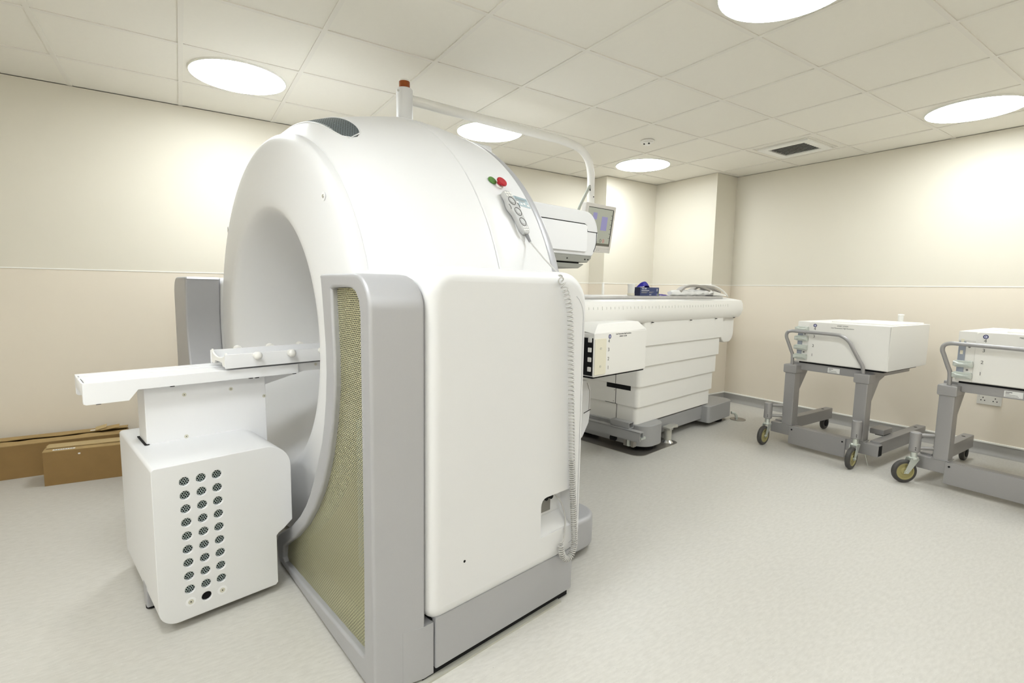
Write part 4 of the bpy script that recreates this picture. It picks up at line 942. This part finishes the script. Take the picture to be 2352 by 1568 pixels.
P_ = smooth_path([G.at(x, y, 1, -2.19) for x, y in ((1610, 657), (1630, 655.5), (1645, 658.5), (1658, 666), (1667, 674), (1671, 681))], 6)
ar.part('support_arc', tube(P_, 0.008, 8), CREAMW, wn=False)
wl = G.at(1543, 676, 1, -2.235).x; wr_ = G.at(1643, 672, 1, -2.235).x
bm = bmesh.new(); rows = []; nn = 40
for i in range(nn+1):
    t = i/nn; rr = 0.0285*(1-0.55*abs(2*t-0.9)**3)*(1+0.10*math.sin(11*t)); row = []
    zc = ZT+0.022+0.012*t
    for k in range(14):
        th_ = 2*PI*k/14; q = 1+0.10*math.sin(5*th_+17*t)+0.07*math.sin(3*th_-41*t)+0.035*random.uniform(-1, 1)
        row.append(bm.verts.new((wl+(wr_-wl)*t, -2.215+rr*1.3*q*math.cos(th_), max(ZT+0.0005, zc+rr*q*math.sin(th_)))))
    rows.append(row)
for A_, B_ in zip(rows, rows[1:]):
    for k in range(14): bm.faces.new((A_[k], A_[(k+1) % 14], B_[(k+1) % 14], B_[k]))
bm.faces.new(rows[0][::-1]); bm.faces.new(rows[-1])
ar.part('film_wrap', bm, FILM, wn=False, ang=70, label='crumpled clear plastic film')
e0 = G.at(1640, 676, 1, -2.235).x; e1_ = G.at(1668, 680, 1, -2.235).x
ar.part('mounting_block', plate([(0, 0.004), (e1_-e0, 0.0), (e1_-e0-0.01, 0.014), (0.10, 0.034), (0.0, 0.046)], (), 0.10, 0.004, 2, lambda u, v, w: (e0+u, -2.235+w, ZT+v)), CREAMW)
ar.part('mounting_foot', box(e0-0.06, e1_-0.03, -2.225, -2.145, ZT, ZT+0.006), DARK, wn=False)

# ================================================================== collimator carts by the far wall
def cart(name, dx, dy, lab, handles, line1, line2, wheel_ang, peg):
    X = lambda p: (p[0]+dx, p[1]+dy, p[2])
    T = Thing(name, lab, 'cart', WR, (3.85+dx, -2.72+dy, 0.0), 'grey wheeled collimator carts')
    bx = lambda x0, x1, y0, y1, z0, z1, b=0.0, sg=2: box(x0+dx, x1+dx, y0+dy, y1+dy, z0, z1, b, sg)
    cy_ = lambda p, q, r, sg=18, r2=None, bev=0.0: cyl(X(p), X(q), r, sg, r2, bev)
    tb_ = lambda pts, r, sg=12: tube([X(p) for p in pts], r, sg)
    # floor frame
    T.part('front_beam', bx(3.405, 3.470, -3.112, -2.335, 0.092, 0.178, 0.006), CARTG)
    fpl = T.part('front_plate', bx(3.392, 3.406, -2.905, -2.492, 0.034, 0.176, 0.003), CARTG)
    for y_ in (-2.515, -2.885): T.part('plate_bolt', cy_((3.393, y_, 0.150), (3.389, y_, 0.150), 0.006, 10), DARK, fpl)
    T.part('tube_end', bx(3.412, 3.463, -3.1135, -3.111, 0.100, 0.170), DARK, wn=False)
    for (y0, y1) in ((-3.100, -3.035), (-2.405, -2.340)):
        lg = T.part('side_rail', bx(3.46, 4.32, y0, y1, 0.095, 0.192, 0.006), CARTG)
        T.part('rail_hole', cy_((4.20, (y0+y1)/2, 0.190), (4.20, (y0+y1)/2, 0.1925), 0.012, 14), DARK, lg)
        for xx in (4.25,):
            w = T.part('rear_wheel', cy_((xx, (y0+y1)/2-0.016, 0.058), (xx, (y0+y1)/2+0.016, 0.058), 0.058, 28, bev=0.006), RUBBER)
            T.part('wheel_hub', cy_((xx, (y0+y1)/2-0.020, 0.058), (xx, (y0+y1)/2+0.020, 0.058), 0.030, 20), DARK, w)
    T.part('pedal_block', bx(3.66, 3.82, -3.045, -2.955, 0.196, 0.236, 0.003), CARTG)
    T.part('pedal_pivot', bx(3.69, 3.80, -3.04, -2.98, 0.185, 0.198), DARK, wn=False)
    T.part('drag_wire', tb_([(3.44, -3.02, 0.092), (3.445, -3.03, 0.045), (3.45, -3.04, 0.006)], 0.002, 6), ZINC)
    # posts with caps, gussets and arms
    for (yc, stem_y, k) in ((-2.462, -2.345, 0), (-2.970, -2.993, 1)):
        po = T.part('post', bx(3.405, 3.495, yc-0.042, yc+0.042, 0.170, 0.64, 0.010), CARTG)
        T.part('post_cap', bx(3.392, 3.50, yc-0.052, yc+0.052, 0.602, 0.672, 0.010), CARTG, po)
        T.part('gusset', plate([(3.495, 0.47), (3.495, 0.66), (3.68, 0.66), (3.68, 0.635), (3.60, 0.610)], (), 0.078, 0.002, 1, lambda u, v, w: (u+dx, yc-0.039+w+dy, v)), CARTG, po)
        T.part('arm', bx(3.48, 4.13, yc-0.045, yc+0.045, 0.640, 0.690, 0.006), CARTG, po)
        T.part('weld', bx(3.400, 3.50, yc-0.048, yc+0.048, 0.176, 0.183, 0.003), CARTG, po)
        # caster
        sx = 3.335; sy = stem_y
        ho = T.part('caster_housing', cy_((sx, sy, 0.212), (sx, sy, 0.345), 0.031, 24, bev=0.005), CARTG)
        for z_ in (0.245, 0.232): T.part('housing_screw', cy_((sx-0.027, sy-0.014, z_), (sx-0.0295, sy-0.0155, z_), 0.0032, 8), DARK, ho)
        for z_ in (0.325, 0.238): T.part('brace_tube', tb_([(sx, sy, z_), (3.43, yc+(0.03 if k == 0 else 0), z_)], 0.0125, 12), CARTG, ho)
        T.part('stem', cy_((sx, sy, 0.172), (sx, sy, 0.215), 0.0185, 18), ZINC, ho)
        an_ = math.radians(wheel_ang[k]); rd = Vector((math.cos(an_), math.sin(an_), 0)); ax = Vector((-rd.y, rd.x, 0))
        wc = Vector((sx, sy, 0.0775))-rd*0.052; top = Vector((sx, sy, 0.17))
        T.part('swivel_plate', cy_(tuple(Vector((sx, sy, 0.160))), (sx, sy, 0.176), 0.030, 20, bev=0.003), ZINC, ho)
        bm = bmesh.new()
        for s_ in (-1, 1):
            o1 = ax*(s_*0.021); o2 = ax*(s_*0.024)
            pl = [top+rd*0.026, top-rd*0.030, wc-rd*0.014+Vector((0, 0, -0.012)), wc+rd*0.014+Vector((0, 0, -0.012))]
            A_ = [bm.verts.new(X(p+o1)) for p in pl]; B_ = [bm.verts.new(X(p+o2)) for p in pl]
            bm.faces.new(A_); bm.faces.new(B_[::-1])
            for i in range(4): bm.faces.new((A_[i], B_[i], B_[(i+1) % 4], A_[(i+1) % 4]))
        tp = [top+rd*0.026+ax*0.024, top+rd*0.026-ax*0.024, top-rd*0.030-ax*0.024, top-rd*0.030+ax*0.024]
        A_ = [bm.verts.new(X(p)) for p in tp]; B_ = [bm.verts.new(X(p+Vector((0, 0, -0.004)))) for p in tp]
        bm.faces.new(A_); bm.faces.new(B_[::-1])
        for i in range(4): bm.faces.new((A_[i], B_[i], B_[(i+1) % 4], A_[(i+1) % 4]))
        bmesh.ops.recalc_face_normals(bm, faces=bm.faces[:])
        T.part('fork', bm, ZINC, ho, wn=False)
        # tyre with a real hollow for the hub
        R_ = orient_from(ax); bm = bmesh.new(); rings = []
        for (r, w) in ((0.056, -0.016), (0.066, -0.0165), (0.0735, -0.013), (0.0775, -0.006), (0.0775, 0.006), (0.0735, 0.013), (0.066, 0.0165), (0.056, 0.016), (0.056, -0.016)):
            rings.append([bm.verts.new(Vector(X(wc))+R_ @ Vector((r*math.cos(2*PI*i/36), r*math.sin(2*PI*i/36), w))) for i in range(36)])
        for A_, B_ in zip(rings, rings[1:]):
            for i in range(36): bm.faces.new((A_[i], A_[(i+1) % 36], B_[(i+1) % 36], B_[i]))
        bmesh.ops.remove_doubles(bm, verts=bm.verts[:], dist=1e-5); bmesh.ops.recalc_face_normals(bm, faces=bm.faces[:])
        T.part('tyre', bm, RUBBER, ho, wn=False)
        bm = bmesh.new(); rings = []
        for (r, w) in ((0.0565, -0.015), (0.050, -0.015), (0.047, -0.008), (0.026, -0.008), (0.022, -0.014), (0.001, -0.014)):
            rings.append((r, w))
        rings = rings+[(r, -w) for r, w in rings[::-1]]
        RR = [[bm.verts.new(Vector(X(wc))+R_ @ Vector((r*math.cos(2*PI*i/36), r*math.sin(2*PI*i/36), w))) for i in range(36)] for r, w in rings]
        for A_, B_ in zip(RR, RR[1:]):
            for i in range(36): bm.faces.new((A_[i], A_[(i+1) % 36], B_[(i+1) % 36], B_[i]))
        bmesh.ops.recalc_face_normals(bm, faces=bm.faces[:])
        T.part('hub', bm, HUB, ho, wn=False)
        T.part('axle', cy_(tuple(wc-ax*0.031), tuple(wc+ax*0.031), 0.0085, 10), ZINC, ho)
    # upper cross beam with rating label
    cb_ = T.part('cross_beam', bx(3.468, 3.515, -2.945, -2.49, 0.630, 0.690, 0.004), CARTG)
    rl = T.part('rating_label', bx(3.466, 3.469, -2.795, -2.712, 0.639, 0.676), PAPER, cb_, wn=False)
    for k, (l, h) in enumerate(((0.030, 0.004), (0.018, 0.003), (0.055, 0.002), (0.060, 0.002))):
        T.part('label_print', bx(3.4652, 3.4662, -2.718-l, -2.718, 0.668-0.008*k-h/2, 0.668-0.008*k+h/2), INK, cb_, wn=False)
    # bent tube handle
    hp = [(3.425, -2.462, 0.655), (3.425, -2.460, 0.745), (3.415, -2.448, 0.79), (3.398, -2.428, 0.86), (3.392, -2.418, 0.895), (3.390, -2.425, 0.925), (3.388, -2.455, 0.940), (3.388, -2.52, 0.941), (3.388, -2.76, 0.938), (3.389, -2.82, 0.930), (3.393, -2.87, 0.895), (3.402, -2.90, 0.84), (3.415, -2.935, 0.77), (3.424, -2.960, 0.72), (3.425, -2.968, 0.655)]
    T.part('handle', tb_(smooth_path(hp, 6), 0.0125, 14), CARTG)
    # white cabinet
    x0, x1, y0, y1, z0, z1 = 3.44, 4.15, -3.108, -2.478, 0.702, 1.020
    cab = T.part('cabinet', plate(rrect(y0+dy, y1+dy-0.085, z0, z1, (0.003, 0.002, 0.022, 0.002), 5), (), x1-x0, 0.004, 2, lambda u, v, w: (x0+dx+w, u, v)), CREAMW, label='white cabinet')
    T.part('drawer_column', bx(x0+0.004, x1-0.01, y1-0.086, y1-0.004, z0, z1-0.028, 0.003), CREAMW, cab)
    T.part('cabinet_head', bx(x0, x1-0.01, y1-0.088, y1, z1-0.060, z1, 0.003), CREAMW, cab)
    T.part('lid', bx(x0+0.10, x1-0.03, y0+0.03, y1-0.20, z1-0.002, z1+0.010, 0.003), CREAMW, cab)
    T.part('under_gap', bx(x0+0.02, x1-0.1, y0+0.03, y1-0.02, 0.688, 0.704), DARK, cab, wn=False)
    T.part('bracket', bx(x0-0.002, x0+0.006, y1-0.040, y1-0.006, z0+0.02, z1-0.065), BRACK, cab, wn=False)
    for k in range(4):
        zz = 0.742+0.0725*k
        if k not in handles:
            T.part('latch_tab', bx(x0-0.004, x0, y1-0.030, y1-0.016, zz-0.012, zz+0.012), CREAMP, cab, wn=False); continue
        yc = y1-0.040; hw, hh_ = 0.047, 0.015
        o_ = [(-hw, -hh_), (-hw*0.75, -hh_*0.95), (-hw*0.45, -hh_*0.55), (hw*0.5, -hh_*0.55), (hw*0.85, -hh_), (hw, -hh_*0.9), (hw, hh_*0.9), (hw*0.85, hh_), (hw*0.5, hh_*0.45), (-hw*0.45, hh_*0.45), (-hw*0.75, hh_*0.95), (-hw, hh_)]
        h_ = T.part('drawer_handle', plate(o_, (), 0.034, 0.004, 2, lambda u, v, w: (x0-0.034+w+dx, yc-u+dy, zz+v)), ZINC, cab, label='pale metal drawer handle')
        T.part('handle_base', bx(x0-0.016, x0+0.004, yc-0.043, yc+0.043, zz-0.021, zz+0.021, 0.003), ZINC, cab)
    for zz in (0.79, 0.935): T.part('lock', cy_((x0+0.004, y1-0.058, zz-0.012), (x0-0.003, y1-0.058, zz-0.012), 0.0055, 12), INK, cab)
    plc = lambda y, z: (lambda u, v, w: (x0-0.0005-w+dx, y-u+dy, z+v))
    for k, (yy, zz) in enumerate(((-2.600, 0.762), (-2.603, 0.834), (-2.605, 0.907), (-2.607, 0.967))):
        T.part('drawer_number', text_bm(str(k+1), 0.030, plc(yy, zz)), INK, cab, wn=False)
    logo(T, cab, plc(-2.607, 0.993), 0.0115)
    T.part('print_line', text_bm(line1, 0.0115, plc(-2.80, 1.000)), INK, cab, wn=False)
    if line2: T.part('print_line', text_bm(line2, 0.0115, plc(-2.80, 0.984)), INK, cab, wn=False)
    return T
c1 = cart('collimator_cart', 0.0, 0.0, 'grey cart with white cabinet showing four drawer handles, beside the patient table', (0, 1, 2, 3), 'SMART ZOOM', 'Low Penetration High Resolution', (2, 2), True)
c2 = cart('collimator_cart', 0.012, -0.988, 'grey cart with white cabinet showing only two drawer handles and turned front wheel', (0, 1), 'MEDIUM ENERGY', None, (-38, 10), False)
pg = WR.at(2068, 741, 2, 1.018)
pe = Thing('plastic_bottle', 'small white plastic pot standing on top of the cart cabinet', 'pot', WR, (pg.x, pg.y, 1.020))
pe.part('pot_body', cyl((pg.x, pg.y, 1.020), (pg.x, pg.y, 1.078), 0.019, 20, bev=0.002), MATS['milky_plastic'])
pe.part('pot_lid', cyl((pg.x, pg.y, 1.076), (pg.x, pg.y, 1.086), 0.0215, 20, bev=0.002), TRIM)
